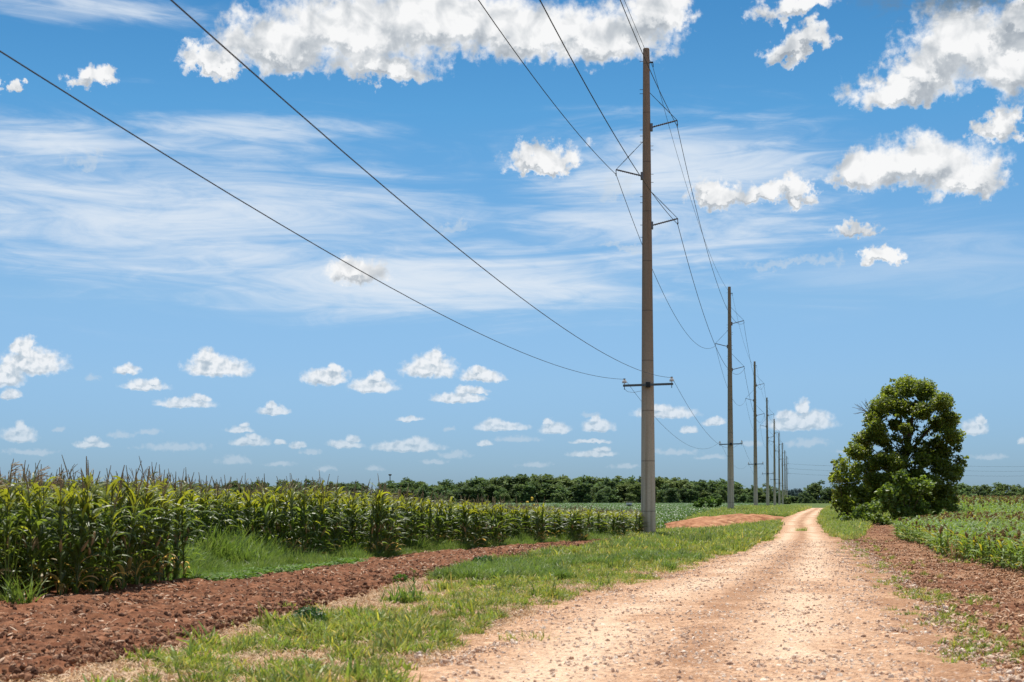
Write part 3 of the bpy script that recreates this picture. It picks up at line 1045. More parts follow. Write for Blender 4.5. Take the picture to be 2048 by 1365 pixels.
cov_p = [leafy_proto('cover_%d' % i, 46, 0.16, 0.09, 0.05, M_cover, up=1.4, elong=1.0) for i in range(4)]
x, y = pick_points(12000, lambda y: corn_e(y) - 2.2, lambda y: corn_e(y) + 0.5, 27.5, 40,
                   lambda x, y: sstep(28.2, 29.2, y) * (1 - sstep(36, 39, y)) * 0.9 * sstep(0.35, 0.5, fbm(x, y, 1.1, 3, 44)))
k = len(x)
scatter('ground_cover', np.stack([x, y, height(x, y) + 0.06], 1), zrot(k), RNG.uniform(0.8, 1.9, k), RNG.integers(0, 4, k), cov_p,
        'low pale green creeping leaves beside the tilled soil')


# stones and clods
def rock_proto(name, mat, flat=0.6):
    b = MB()
    phi = (1 + 5 ** 0.5) / 2
    vs = [(-1, phi, 0), (1, phi, 0), (-1, -phi, 0), (1, -phi, 0), (0, -1, phi), (0, 1, phi), (0, -1, -phi), (0, 1, -phi), (phi, 0, -1), (phi, 0, 1), (-phi, 0, -1), (-phi, 0, 1)]
    fs = [(0, 11, 5), (0, 5, 1), (0, 1, 7), (0, 7, 10), (0, 10, 11), (1, 5, 9), (5, 11, 4), (11, 10, 2), (10, 7, 6), (7, 1, 8), (3, 9, 4), (3, 4, 2), (3, 2, 6), (3, 6, 8), (3, 8, 9),
          (4, 9, 5), (2, 4, 11), (6, 2, 10), (8, 6, 7), (9, 8, 1)]
    sc = [random.uniform(0.7, 1.3), random.uniform(0.6, 1.1), flat * random.uniform(0.7, 1.2)]
    vs = [[q * s * random.uniform(0.75, 1.15) * 0.5 for q, s in zip(v_, sc)] for v_ in vs]
    b.add(vs, fs)
    return b.build(name, mat, link=False)


def stone_mat(name, a, b_, c):
    m, T, out = new_mat(name)
    r = T.n('ShaderNodeObjectInfo').outputs['Random']
    principled(T, out, T.ramp(r, [(0.0, a), (0.5, b_), (1.0, c)]), 0.9, spec=0.2)
    return m


M_peb = stone_mat("pebble", (0.42, 0.27, 0.19), (0.58, 0.42, 0.31), (0.80, 0.68, 0.56))
M_clod = stone_mat("clod", (0.07, 0.030, 0.017), (0.21, 0.095, 0.050), (0.42, 0.24, 0.15))
M_clod2 = stone_mat("dry_clod", (0.15, 0.065, 0.03), (0.40, 0.21, 0.115), (0.66, 0.45, 0.30))

peb = [rock_proto('pebble_%d' % i, M_peb) for i in range(5)]
x, y = pick_points(48000, lambda y: road_l(y) - 0.3, lambda y: road_r(y) + 0.6, 10, 60, lambda x, y: 0.35 + 0.65 * sstep(0.4, 0.6, fbm(x, y, 1.2, 3, 91)))
k = len(x)
U = (x - road_l(y)) / (road_r(y) - road_l(y))
scatter('gravel', np.stack([x, y, height(x, y) + 0.100 - 0.02 * (np.exp(-((U - .27) / .13) ** 2) + np.exp(-((U - .7) / .13) ** 2)) + 0.035 * (fbm(x, y, 2.2, 4, 31) - 0.5) - 0.06 * (1 - sstep(0, 0.6, in_road(x, y)))], 1), zrot(k, 1.0),
        0.012 + 0.030 * RNG.random(k) ** 4, RNG.integers(0, 5, k), peb, 'loose pale gravel on the dirt road')

cl = [rock_proto('clod_%d' % i, M_clod, 0.8) for i in range(5)]
x, y = pick_points(45000, lambda y: corn_e(y) - 1.0, lambda y: till_r(y) + 0.2, 9, 60, lambda x, y: 1.0 * (in_till(x, y) > -0.3 + 0.6 * fbm(x, y, 1, 2, 3)))
k = len(x)
scatter('soil_clods', np.stack([x, y, height(x, y) + 0.11 + 0.10 * (fbm(x, y, 2.0, 3, 63) - .5)], 1), zrot(k, 1.0), 0.012 + 0.05 * RNG.random(k) ** 5, RNG.integers(0, 5, k), cl,
        'crumbled red brown clods on the tilled strip')

cl2 = [rock_proto('dryclod_%d' % i, M_clod2, 0.7) for i in range(5)]
x, y = pick_points(70000, lambda y: road_r(y) - 0.5, lambda y: np.where(y < 66, sorg_e(y) + 1.0, road_r(y) + 9), 9, 99, lambda x, y: 0.25 + 0.75 * sstep(0.42, 0.6, fbm(x, y, 0.9, 3, 95)))
k = len(x)
scatter('shoulder_rubble', np.stack([x, y, height(x, y) + 0.012], 1), zrot(k, 1.0), 0.012 + 0.045 * RNG.random(k) ** 4, RNG.integers(0, 5, k), cl2,
        'dry crumbled earth and stones right of the road')


def strip_proto(name):
    b = MB()
    b.ribbon((0, 0, 0.02), 0, random.uniform(.05, .14), random.uniform(.010, .022), random.uniform(-.1, .5), random.uniform(-.8, 0), 4, 0.3, random.uniform(-2, 2), random.uniform(-1, 1))
    return b.build(name, M_straw, link=False)


lit = [strip_proto('litter_%d' % i) for i in range(6)]
x, y = pick_points(4500, lambda y: corn_e(y) - 0.5, lambda y: till_r(y) + 1.5, 9, 50, lambda x, y: 0.25 + 0.75 * sstep(0.45, 0.6, fbm(x, y, 0.8, 3, 96)))
x2, y2 = pick_points(2500, lambda y: road_r(y), lambda y: sorg_e(y) + 0 * y, 9, 60, lambda x, y: 0.6 + 0 * x)
x, y = np.concatenate([x, x2]), np.concatenate([y, y2])
k = len(x)
scatter('crop_litter', np.stack([x, y, height(x, y) + 0.05 + 0.08 * (in_till(x, y) > 0.3)], 1), zrot(k, .3), RNG.uniform(.6, 1.3, k), RNG.integers(0, 6, k), lit,
        'dry bits of corn leaf scattered over the soil')


# ------------------------------------------------------------------ corn
def corn_parts(seed, h=2.0):
    rd = random.Random(seed)
    st = random.getstate()
    random.seed(seed)
    stalk, leaves, tassel, ear = MB(), MB(), MB(), MB()
    lean = rd.uniform(-.04, .04), rd.uniform(-.04, .04)

    def sp(t):
        return Vector((lean[0] * t * t * h, lean[1] * t * t * h, t * h))
    stalk.tube([sp(t) for t in (0, .3, .6, .92)], [.016, .014, .011, .006], 5)
    base = rd.uniform(0, 6.28)
    n = 21
    for i in range(n):
        t = 0.04 + 0.90 * i / (n - 1)
        az = base + (math.pi if i % 2 else 0) + rd.gauss(0, 0.8)
        dry = (t < 0.30 and rd.random() < 0.35)
        k = rd.uniform(0.6, 1.25)
        if dry:
            leaves.tint = (4.4 * k, 2.1 * k, 4.5 * k)
        elif t > 0.72:
            leaves.tint = (1.75 * k, 1.35 * k, 0.8)
        else:
            leaves.tint = (k, k, k)
        if rd.random() < 0.06:
            leaves.tint = (2.9 * k, 2.2 * k, 1.4)
        L = rd.uniform(.50, .80) * (1 - 0.35 * abs(t - .5)) * (0.8 if t > .8 else 1)
        e0 = rd.uniform(1.05, 1.40)
        e1 = e0 - rd.uniform(1.9, 3.0) if t < .8 else e0 - rd.uniform(.8, 2.5)
        if dry:
            e1 = -1.3
        leaves.ribbon(sp(t * .93), az, L, rd.uniform(.050, .085), e0, e1, 7, 0.35, rd.uniform(-1.2, 1.2), rd.uniform(-.4, .4))
    tp = sp(.93)
    tassel.tube([sp(.9), tp + Vector((lean[0], lean[1], .18)), tp + Vector((lean[0] * 3, lean[1] * 3, .44))], [.007, .013, .006], 4)
    for i in range(3):
        a = rd.uniform(0, 6.28)
        sx = rd.uniform(.03, .09)
        z0 = rd.uniform(.02, .14)
        tassel.tube([tp + Vector((0, 0, z0)), tp + Vector((sx * math.cos(a), sx * math.sin(a), z0 + .12)), tp + Vector((sx * 1.9 * math.cos(a), sx * 1.9 * math.sin(a), z0 + .17))], [.005, .006, .003], 3, False)
    a = base + 1.2
    for q in range(rd.choice((0, 1, 1))):
        c = sp(.42)
        ear.lathe(c + Vector((.02 * math.cos(a), .02 * math.sin(a), 0)), [(.008, 0), (.026, .05), (.028, .13), (.016, .21), (.004, .25)], 6,
                  Vector((math.cos(a) * .45, math.sin(a) * .45, 1)))
    random.setstate(st)
    return stalk, leaves, tassel, ear


def merge(parts, name, mats):
    b = MB()
    for i, p in enumerate(parts):
        n = len(b.v)
        b.v += p.v
        b.c += p.c
        b.f += [tuple(n + q for q in f) for f in p.f]
        b.mi += [i] * len(p.f)
    return b.build(name, mats, link=False)


corn_scale_h = lambda y: np.interp(y, [20, 28, 38, 45, 52, 60, 70, 90], [.98, .98, 1.0, .90, .76, .65, .55, .58])

NV = 7
corn_sets = [corn_parts(100 + i) for i in range(NV)]
corn_merged = [merge(p if i % 2 == 0 else (p[0], p[1], MB(), p[3]), 'cornsrc_%d' % i, [M_stalk, M_corn, M_tassel, M_husk]) for i, p in enumerate(corn_sets)]
# all positions: rows run along the field edge, 0.8 m apart
cands = []
for row in range(0, 200):
    step = 0.16 if row < 5 else (0.3 if row < 16 else 0.55)
    if row >= 16 and row % 2: continue
    y = 17.0
    ymax = 78 if row < 6 else 100 + row * 1.0
    while y < ymax:
        x = float(corn_e(min(y, 66))) + (0.29 * (y - 66) if y > 66 else 0) - 0.15 - row * 0.78
        xj, yj = x + random.gauss(0, .07), y + random.gauss(0, .06)
        # right-hand end of the block: seen from the road it stops near the first pole, then slants away
        lim = 5.3 if y < 68 else (7.3 if y < 74 else 7.3 - (y - 74) * 0.25)
        gap = float(corn_gap(np.array(xj + 0.2), np.array(yj)))
        d_edge = row
        skip = False
        if 28.6 < yj < 36.5 and row < 3: skip = True
        if 36.5 <= yj < 40 and row < 1: skip = True
        if 40 <= yj < 66 and row < 1 and fbm(np.array(xj), np.array(yj), .5, 2, 19) < .52: skip = True
        if xj > lim: skip = True
        if not skip and abs(xj) < yj * 0.5 + 4:
            cands.append((xj, yj, row))
        y += step * random.uniform(.8, 1.2) * (1 if y < 60 else 1.5)
cands = np.array(cands)


def seen_key(q):
    return q[2] * 3.0 + q[1] * 0.30 + (20 if abs(q[0] / q[1]) > 0.37 else 0)


order = np.argsort([seen_key(q) for q in cands])
front, rest = cands[order[:270]], cands[order[270:]]
corn_protos = []
for i, (st_, lv, ts, er) in enumerate(corn_sets):
    corn_protos.append([('stalk', st_, M_stalk), ('leaves', lv, M_corn), ('tassel', ts, M_tassel)] + ([('ear', er, M_husk)] if er.v else []))
proto_objs = {}
for j, (x, y, row) in enumerate(front):
    vi = j % NV
    z = float(height(x, y)) + 0.04
    sc = float(corn_scale_h(y)) * random.gauss(1, .055)
    if vi not in proto_objs:
        r_ = empty('corn_plant', (x, y, z), random.uniform(0, 6.28))
        kids = [b_.build(nm, mt, r_) for nm, b_, mt in corn_protos[vi]]
        proto_objs[vi] = (r_, kids)
    else:
        src, kids = proto_objs[vi]
        r_ = src.copy()
        C.objects.link(r_)
        r_.location = (x, y, z)
        r_.rotation_euler = (random.gauss(0, .085), random.gauss(0, .085), random.uniform(0, 6.28))
        bare = random.random() < .4
        for kd in kids:
            if bare and kd.name.startswith('tassel'): continue
            c_ = kd.copy()
            C.objects.link(c_)
            c_.parent = r_
    r_.scale = (random.uniform(.85, 1.2), random.uniform(.85, 1.2), sc)
    tag(r_, 'tasselled green corn plant in the front rows of the cornfield', 'corn plant', 'corn plants in the front rows')
x, y = rest[:, 0], rest[:, 1]
k = len(x)
s = corn_scale_h(y) * RNG.normal(.98, .05, k)
scatter('corn_field', np.stack([x, y, height(x, y) + .03], 1), zrot(k, .05), np.stack([s * 0 + 1.05, s * 0 + 1.05, s], 1), RNG.integers(0, NV, k), corn_merged,
        'the mass of ripening corn behind the front rows')
print('corn', len(front), k)


# ------------------------------------------------------------------ sorghum on the right
def sorg_parts(seed):
    st = random.getstate()
    random.seed(seed)
    lv, hd, sk = MB(), MB(), MB()
    sk.tube([(0, 0, 0), (0, 0, .45), (random.gauss(0, .02), 0, .80)], [.011, .009, .005], 4)
    for i in range(9):
        t = .08 + .66 * i / 8
        k = random.uniform(.7, 1.25)
        lv.tint = (k, k, k * .95)
        if random.random() < .10: lv.tint = (2.0 * k, 1.2 * k, .8)
        e0 = random.uniform(.8, 1.25)
        lv.ribbon((0, 0, t), i * 3.14 + random.gauss(0, .6), random.uniform(.38, .55), random.uniform(.045, .07), e0, e0 - random.uniform(1.5, 2.6), 5, .35, random.uniform(-.6, .6))
    hd.lathe((0, 0, .76), [(.006, 0), (.026, .05), (.036, .12), (.028, .19), (.006, .24)], 6, Vector((random.gauss(0, .12), random.gauss(0, .12), 1)))
    for _ in range(8):
        a = random.uniform(0, 6.28)
        hd.tube([(0, 0, .80), (.05 * math.cos(a), .05 * math.sin(a), .80 + random.uniform(.08, .2))], [.006, .010], 3)
    random.setstate(st)
    return sk, lv, hd


sorg_sets = [sorg_parts(300 + i) for i in range(5)]
sorg_merged = [merge(p, 'sorgsrc_%d' % i, [M_stalk, M_sorg, M_head]) for i, p in enumerate(sorg_sets)]
sorg_nohead = [merge(p[:2], 'sorgsrc_%d' % (5 + i), [M_stalk, M_sorg]) for i, p in enumerate(sorg_sets[:3])]
cands = []
ytip = ground_at(1790, 1077)[1]
for row in range(0, 150):
    y = 26.0
    while y < 210:
        far = y > 95
        if y <= ytip:
            x = float(sorg_e(y)) + 0.2 + row * (0.5 if row < 14 else 1.1) - (7.7 if row >= 14 else 0) * 1.0
        else:
            x = (float(sorg_e(ytip)) + 0.2 + (y - ytip) * 0.41 if y < 97 else .27 * y) + row * 1.1
        if abs(x) < y * .42 + 3:
            cands.append((x + random.gauss(0, .08), y + random.gauss(0, .08), row))
        y += (0.22 if row < 4 else .42) * (1 if y < 60 else (y / 60)) * random.uniform(.8, 1.2)
cands = np.array(cands)
order = np.argsort([q[2] * 4 + q[1] * .2 + (30 if q[0] / q[1] > .37 else 0) for q in cands])
front, rest = cands[order[:150]], cands[order[150:]]
pr = {}
for j, (x, y, row) in enumerate(front):
    vi = j % 5
    z = float(height(x, y))
    if vi not in pr:
        r_ = empty('sorghum_plant', (x, y, z), random.uniform(0, 6.28))
        kids = [b_.build(nm, mt, r_) for nm, b_, mt in zip(('stalk', 'leaves', 'grain_head'), sorg_sets[vi], (M_stalk, M_sorg, M_head))]
        pr[vi] = (r_, kids)
    else:
        src, kids = pr[vi]
        r_ = src.copy()
        C.objects.link(r_)
        r_.location = (x, y, z)
        r_.rotation_euler = (random.gauss(0, .06), random.gauss(0, .06), random.uniform(0, 6.28))
        for kd in (kids if random.random() < .4 else kids[:2]):
            c_ = kd.copy()
            C.objects.link(c_)
            c_.parent = r_
    k_ = random.uniform(.8, 1.05)
    r_.scale = (k_ * 1.1, k_ * 1.1, k_ * .88)
    tag(r_, 'leafy sorghum plant along the edge of the field right of the road', 'sorghum plant', 'sorghum plants at the field edge')
x, y = rest[:, 0], rest[:, 1]
k = len(x)
wob = y + 8 * (fbm(x * .2, y * .05, 1.0, 2, 88) - .5)
band = np.interp(wob, [0, 40, 46, 60, 68, 74, 88, 92, 118, 124, 150, 156], [.25, .35, .12, .06, .30, .95, .95, .05, .05, .85, .85, .95])
head = RNG.random(k) < band
idx = np.where(head, RNG.integers(0, 5, k), RNG.integers(5, 8, k))
s = RNG.uniform(.85, 1.1, k)
sx = s * np.interp(y, [40, 90, 210], [1.0, 1.4, 2.4])
sz = s * np.interp(y, [40, 90, 140, 210], [.86, .95, 1.35, 1.95])
scatter('sorghum_field', np.stack([x, y, height(x, y)], 1), zrot(k, .08), np.stack([sx, sx, sz], 1), idx, sorg_merged + sorg_nohead,
        'green and rusty brown sorghum field right of the tree')
print('sorghum', k)

# ------------------------------------------------------------------ soybean field beyond the corn
soy_p = [leafy_proto('soy_%d' % i, 90, 0.40, 0.50, 0.13, M_soy, up=.9, elong=1.2) for i in range(5)]


pts = []
n = 15000
y = 74 * (330 / 74) ** (RNG.random(n) ** .8)
x = soy_left(y) + RNG.random(n) * (soy_right(y) - soy_left(y))
s = RNG.uniform(.8, 1.15, n) * np.interp(y, [74, 150, 330], [1.0, 1.25, 2.0])
n2 = 12000
y2 = 250 * (720 / 250) ** (RNG.random(n2))
x2 = -y2 * .45 + RNG.random(n2) * (soy_right(y2) + y2 * .45)
s2 = RNG.uniform(.8, 1.2, n2) * np.interp(y2, [250, 720], [2.0, 4.5])
x, y, s = np.concatenate([x, x2]), np.concatenate([y, y2]), np.concatenate([s, s2])
sz = np.minimum(s, 1.0) * np.interp(y, [74, 200, 400], [1.0, .95, .8])
k = len(x)
scatter('soybean_field', np.stack([x, y, height(x, y) - .02], 1), zrot(k, .05), np.stack([s, s, sz], 1), RNG.integers(0, 5, k), soy_p,
        'low dark green soybean field between the corn and the far treeline')


# ------------------------------------------------------------------ trees
def clump(b, c, r, n, leaf, squash=.85, up=.5, tintr=(.6, 1.35)):
    """n leaves spread through one ragged clump, thicker towards its skin"""
    c = Vector(c)
    kk = random.uniform(.85, 1.15)
    for _ in range(n):
        d = Vector((random.gauss(0, 1), random.gauss(0, 1), random.gauss(0, 1))).normalized()
        rr = r * (random.random() ** .45) * random.uniform(.75, 1.12)
        q = c + Vector((d.x * rr, d.y * rr, d.z * rr * squash))
        k = random.uniform(*tintr) * kk
        b.tint = (k, k, k)
        leaf_quad(b, q, leaf * random.uniform(.6, 1.25), up, 1.7)


def far_tree_sets():
    out = []
    for v_ in range(7):
        random.seed(900 + v_)
        cr, tr = MB(), MB()
        n = random.randint(9, 13)
        W = random.uniform(.36, .48)
        for i in range(n):
            a = random.uniform(0, 6.28)
            t = random.random()
            rad = W * (1 - .75 * abs(t - .35)) * random.uniform(.3, .9)
            clump(cr, (rad * math.cos(a), rad * math.sin(a), .16 + .68 * t), random.uniform(.13, .20), 95, .055, .85, .6)
        clump(cr, (0, 0, .45), .30, 160, .07, 1.1, .4)
        clump(cr, (0, 0, .86), .11, 60, .05, 1.0, .4)
        for i in range(7):      # skirt down to the ground
            a = i * .9
            clump(cr, (W * .75 * math.cos(a), W * .75 * math.sin(a), .12), .13, 45, .055, .9, .4)
        tr.tube([(0, 0, -.03), (.01, 0, .3), (0, .01, .6)], [.022, .016, .008], 6)
        for i in range(4):
            a = i * 1.6
            tr.tube([(0, 0, .25 + i * .05), (W * .5 * math.cos(a), W * .5 * math.sin(a), .5 + i * .06)], [.01, .004], 4)
        out.append((cr, tr))
    random.seed(11)
    return out


far_sets = far_tree_sets()
far_proto = {}


def far_tree(x, y, h, w, vi, label, group, mat=M_far):
    key = (vi, mat.name)
    if key not in far_proto:
        r_ = empty('broadleaf_tree', (x, y, 0))
        kids = [far_sets[vi][0].build('crown', mat, r_), far_sets[vi][1].build('trunk', M_bark, r_)]
        far_proto[key] = (r_, kids)
    else:
        src, kids = far_proto[key]
        r_ = src.copy()
        C.objects.link(r_)
        for kd in kids:
            c_ = kd.copy()
            C.objects.link(c_)
            c_.parent = r_
    r_.location = (x, y, float(broad(x, y)) - .05)
    r_.rotation_euler = (0, 0, random.uniform(0, 6.28))
    r_.scale = (w, w, h)
    tag(r_, label, 'tree', group)
    return r_


prof = [(-80, 966), (340, 968), (560, 966), (620, 964), (700, 967), (745, 975), (765, 974), (790, 962), (830, 957), (848, 966), (905, 963), (950, 961), (1000, 957), (1050, 951),
        (1090, 947), (1130, 955), (1200, 959), (1290, 953), (1330, 958), (1400, 961), (1450, 967), (1480, 973), (1540, 970), (1562, 978), (1570, 990)]
prof_r = [(1596, 985), (1612, 970), (1640, 964), (1665, 964), (1800, 965), (1910, 967), (1960, 963), (2000, 968), (2060, 970), (2130, 972)]


def tree_row(pr_, D, n, drop, jitter):
    xs = np.linspace(pr_[0][0], pr_[-1][0], n)
    for px in xs:
        p = px + random.gauss(0, jitter)
        top = np.interp(p, [q[0] for q in pr_], [q[1] for q in pr_])
        Y = D + random.uniform(-9, 9)
        q = at(p, top + drop + random.uniform(-4, 9), Y)
        h = q[2] - .6
        if h < 2: continue
        far_tree(q[0], Y, h * 1.02, max(h, 7) * random.uniform(1.1, 1.8), random.randrange(7),
                 'dark green broadleaf tree standing in the far treeline', 'trees of the far treeline')


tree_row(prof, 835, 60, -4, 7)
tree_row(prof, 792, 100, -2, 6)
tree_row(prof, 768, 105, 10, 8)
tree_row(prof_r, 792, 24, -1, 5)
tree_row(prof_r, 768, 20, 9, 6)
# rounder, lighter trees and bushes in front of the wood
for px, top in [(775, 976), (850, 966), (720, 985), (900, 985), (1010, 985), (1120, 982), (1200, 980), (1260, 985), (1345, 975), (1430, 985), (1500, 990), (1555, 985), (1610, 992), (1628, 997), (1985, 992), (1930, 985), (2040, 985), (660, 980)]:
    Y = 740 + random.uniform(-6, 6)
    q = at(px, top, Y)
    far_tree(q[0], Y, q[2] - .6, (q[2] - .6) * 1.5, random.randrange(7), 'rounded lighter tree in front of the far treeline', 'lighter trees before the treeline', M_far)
# hazy blue wood seen through the gap
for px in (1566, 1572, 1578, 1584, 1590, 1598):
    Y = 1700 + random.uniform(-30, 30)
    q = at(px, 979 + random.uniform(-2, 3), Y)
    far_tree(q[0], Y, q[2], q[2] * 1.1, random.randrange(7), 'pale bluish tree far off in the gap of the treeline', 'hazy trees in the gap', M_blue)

# ---- the big tree beside the road
TY = 105.0
TZ = float(broad(0, TY))


def big_tree():
    random.seed(5)
    base = ground_at(1812, 1046)
    root = empty('large_tree', (0, 0, 0))
    bx, by = at(1812, 1040, TY)[:2]
    root.location = (bx, by, TZ)
    B = Vector((bx, by, TZ))
    tag(root, 'large round leafy tree with bushes at its foot, right of the dirt road', 'tree')
    cl_ = [(1815, 775, 30), (1782, 788, 24), (1850, 782, 28), (1880, 806, 28), (1762, 812, 26), (1745, 836, 20), (1800, 815, 28), (1840, 822, 26), (1896, 842, 26), (1904, 872, 22),
           (1875, 850, 20), (1752, 858, 24), (1730, 882, 24), (1716, 906, 22), (1765, 880, 16), (1790, 850, 16), (1890, 902, 20), (1914, 896, 12), (1918, 920, 14),
           (1798, 918, 20), (1842, 918, 24), (1882, 938, 26), (1906, 950, 20), (1768, 922, 22), (1742, 930, 22), (1716, 938, 18), (1706, 900, 12),
           (1860, 968, 28), (1893, 985, 24), (1830, 955, 26), (1882, 1010, 26), (1850, 1018, 26), (1792, 950, 24), (1762, 965, 24), (1898, 1020, 18),
           (1820, 1010, 24), (1790, 990, 22), (1862, 1035, 20), (1835, 1035, 20), (1890, 1038, 14), (1740, 960, 18), (1850, 890, 10), (1815, 880, 8), (1730, 905, 16), (1922, 938, 9), (1910, 1000, 10), (1928, 925, 6), (1820, 848, 15), (1802, 884, 13), (1872, 888, 17), (1838, 905, 13), (1776, 898, 14), (1850, 865, 10), (1730, 1000, 16), (1800, 1035, 16), (1875, 1040, 20), (1850, 1042, 18), (1820, 975, 24), (1845, 995, 24), (1800, 935, 18), (1865, 915, 16), (1812, 905, 12), (1745, 985, 20), (1816, 862, 16), (1836, 882, 13), (1804, 902, 15), (1826, 898, 12), (1790, 875, 13), (1856, 905, 13)]
    crown, limbs, trunk = MB(), MB(), MB()
    tops = []
    for (cx, cy, r) in cl_:
        for rep in range(4 if r > 15 else 1):
            Y = TY + (random.uniform(-3.2, 3.2) if rep else random.uniform(-.6, .6)) * (1 if cy > 800 else .7)
            rr = r / FPX * TY * (1.0 if not rep else .85)
            q = Vector(at(cx + (random.uniform(-8, 8) if rep else 0), cy + (random.uniform(-6, 6) if rep else 0), Y))
            clump(crown, q - B, rr * .98, int(430 * (r / 24) ** 2) + 36, .14, .88, .7)
            if rep == 0 and r > 14: tops.append(q - B)
    # loose sprays break the outline
    for _ in range(130):
        cx, cy, r = random.choice(cl_)
        a = random.uniform(0, 6.28)
        q = Vector(at(cx + math.cos(a) * r * 1.12, cy + math.sin(a) * r * 1.1, TY + random.uniform(-2, 2)))
        clump(crown, q - B, .22, 12, .17, .8, .6)
    crown.build('crown', M_tree, root)
    H = lambda px, py: Vector(at(px, py, TY)) - B
    trunk.tube([(0, 0, -.2), H(1811, 1000), H(1808, 950), H(1812, 900), H(1822, 850), H(1830, 800)], [.34, .28, .24, .19, .13, .05], 9)
    trunk.tube([H(1809, 960), H(1790, 915), H(1765, 870), H(1760, 830)], [.20, .14, .10, .04], 7)
    trunk.tube([H(1812, 915), H(1840, 880), H(1866, 850), H(1880, 815)], [.14, .11, .08, .03], 7)
    trunk.build('trunk', M_bark, root)
    for q in tops:
        z0 = max(.6, min(q.z * .62, 6.8))
        s0 = Vector((random.uniform(-.2, .2) + q.x * .12, 0, z0))
        mid = (s0 + q) * .5 + Vector((random.gauss(0, .25), random.gauss(0, .25), random.uniform(-.2, .4)))
        limbs.tube([s0, mid, q], [.04, .024, .008], 5)
        for _ in range(3):
            e = q + Vector((random.gauss(0, .3), random.gauss(0, .3), random.gauss(0, .2)))
            limbs.tube([mid.lerp(q, random.uniform(.3, .9)), e], [.02, .006], 3, False)
    limbs.build('limbs', M_bark, root)
    dead = MB()
    s0 = H(1745, 832)
    for (px, py) in [(1703, 815), (1710, 808), (1716, 822), (1724, 802), (1731, 800), (1706, 828), (1738, 812)]:
        e = H(px, py) + Vector((0, random.uniform(-.3, .3), 0))
        m_ = s0.lerp(e, .55) + Vector((0, 0, random.uniform(-.1, .2)))
        dead.tube([s0, m_, e], [.035, .022, .008], 4)
        for _ in range(2):
            dead.tube([m_, m_ + (e - m_) * random.uniform(.5, .9) + Vector((random.gauss(0, .12), 0, random.gauss(0, .2)))], [.014, .006], 3)
    dead.build('dead_branch', M_deadwood, root)
    return root


big_tree()


def shrub(label, cl_, Y, mat, leaf, name='shrub', dens=150, up=.6):
    random.seed(int(cl_[0][0]))
    cx0 = sum(c[0] for c in cl_) / len(cl_)
    bx = at(cx0, 1040, Y)[0]
    B = Vector((bx, Y, float(broad(bx, Y))))
    root = empty(name, B)
    f_, st_ = MB(), MB()
    for (cx, cy, r) in cl_:
        for rep in range(2):
            q = Vector(at(cx + random.uniform(-3, 3), cy, Y + random.uniform(-.9, .9))) - B
            clump(f_, q, r / FPX * Y, int(dens * (r / 22) ** 2) + 15, leaf, .9, up)
        st_.tube([(random.uniform(-.2, .2), 0, -.1), (q.x * .5, q.y * .5, q.z * .55), q], [.04, .025, .008], 5)
    for _ in range(40):
        cx, cy, r = random.choice(cl_)
        a = random.uniform(0, 6.28)
        q = Vector(at(cx + math.cos(a) * r * 1.15, cy + math.sin(a) * r * 1.1, Y)) - B
        clump(f_, q, .18, 9, leaf * .9, .8, up)
    f_.build('foliage', mat, root)
    st_.build('stems', M_bark, root)
    tag(root, label, 'shrub')
    return root


shrub('dense bush left of the large tree, nearest the road', [(1686, 930, 18), (1676, 955, 20), (1700, 962, 22), (1682, 988, 22), (1671, 1008, 14), (1700, 1006, 22), (1722, 985, 18), (1715, 1020, 18), (1690, 1025, 14)], 101.5, M_tree, .19)
shrub('bright green bush in front of the trunk of the large tree', [(1802, 955, 18), (1828, 975, 24), (1792, 990, 24), (1832, 1008, 22), (1770, 1012, 22), (1852, 972, 15), (1808, 1030, 20), (1770, 985, 16), (1845, 1030, 16)], 98.0, M_bush, .20)
shrub('low green weeds at the foot of the bushes beside the road', [(1712, 1030, 12), (1735, 1034, 13), (1758, 1038, 12), (1722, 1018, 12), (1745, 1018, 14), (1690, 1036, 9), (1775, 1044, 9)], 95.0, M_bush, .15, 'weed_patch')
shrub('pale thin shrub standing left of the second pole', [(1405, 1006, 8), (1420, 1003, 9), (1436, 1007, 8), (1395, 1010, 5)], 158, M_cover, .25)
shrub('round dark shrub beside the foot of the seventh pole', [(1571, 1000, 7), (1574, 1006, 6)], 560, M_far, .7)


# ------------------------------------------------------------------ power line
def pole_xy(n):
    """n = 0 is the pole nearest the camera"""
    return 6.60 + 16.3 * n, 69.0 + 80.0 * n


ZT = 23.9
HW = {'top': (20.35, 1), 'left': (17.95, -1), 'low': (15.5, 1)}
ARMX = 1.50


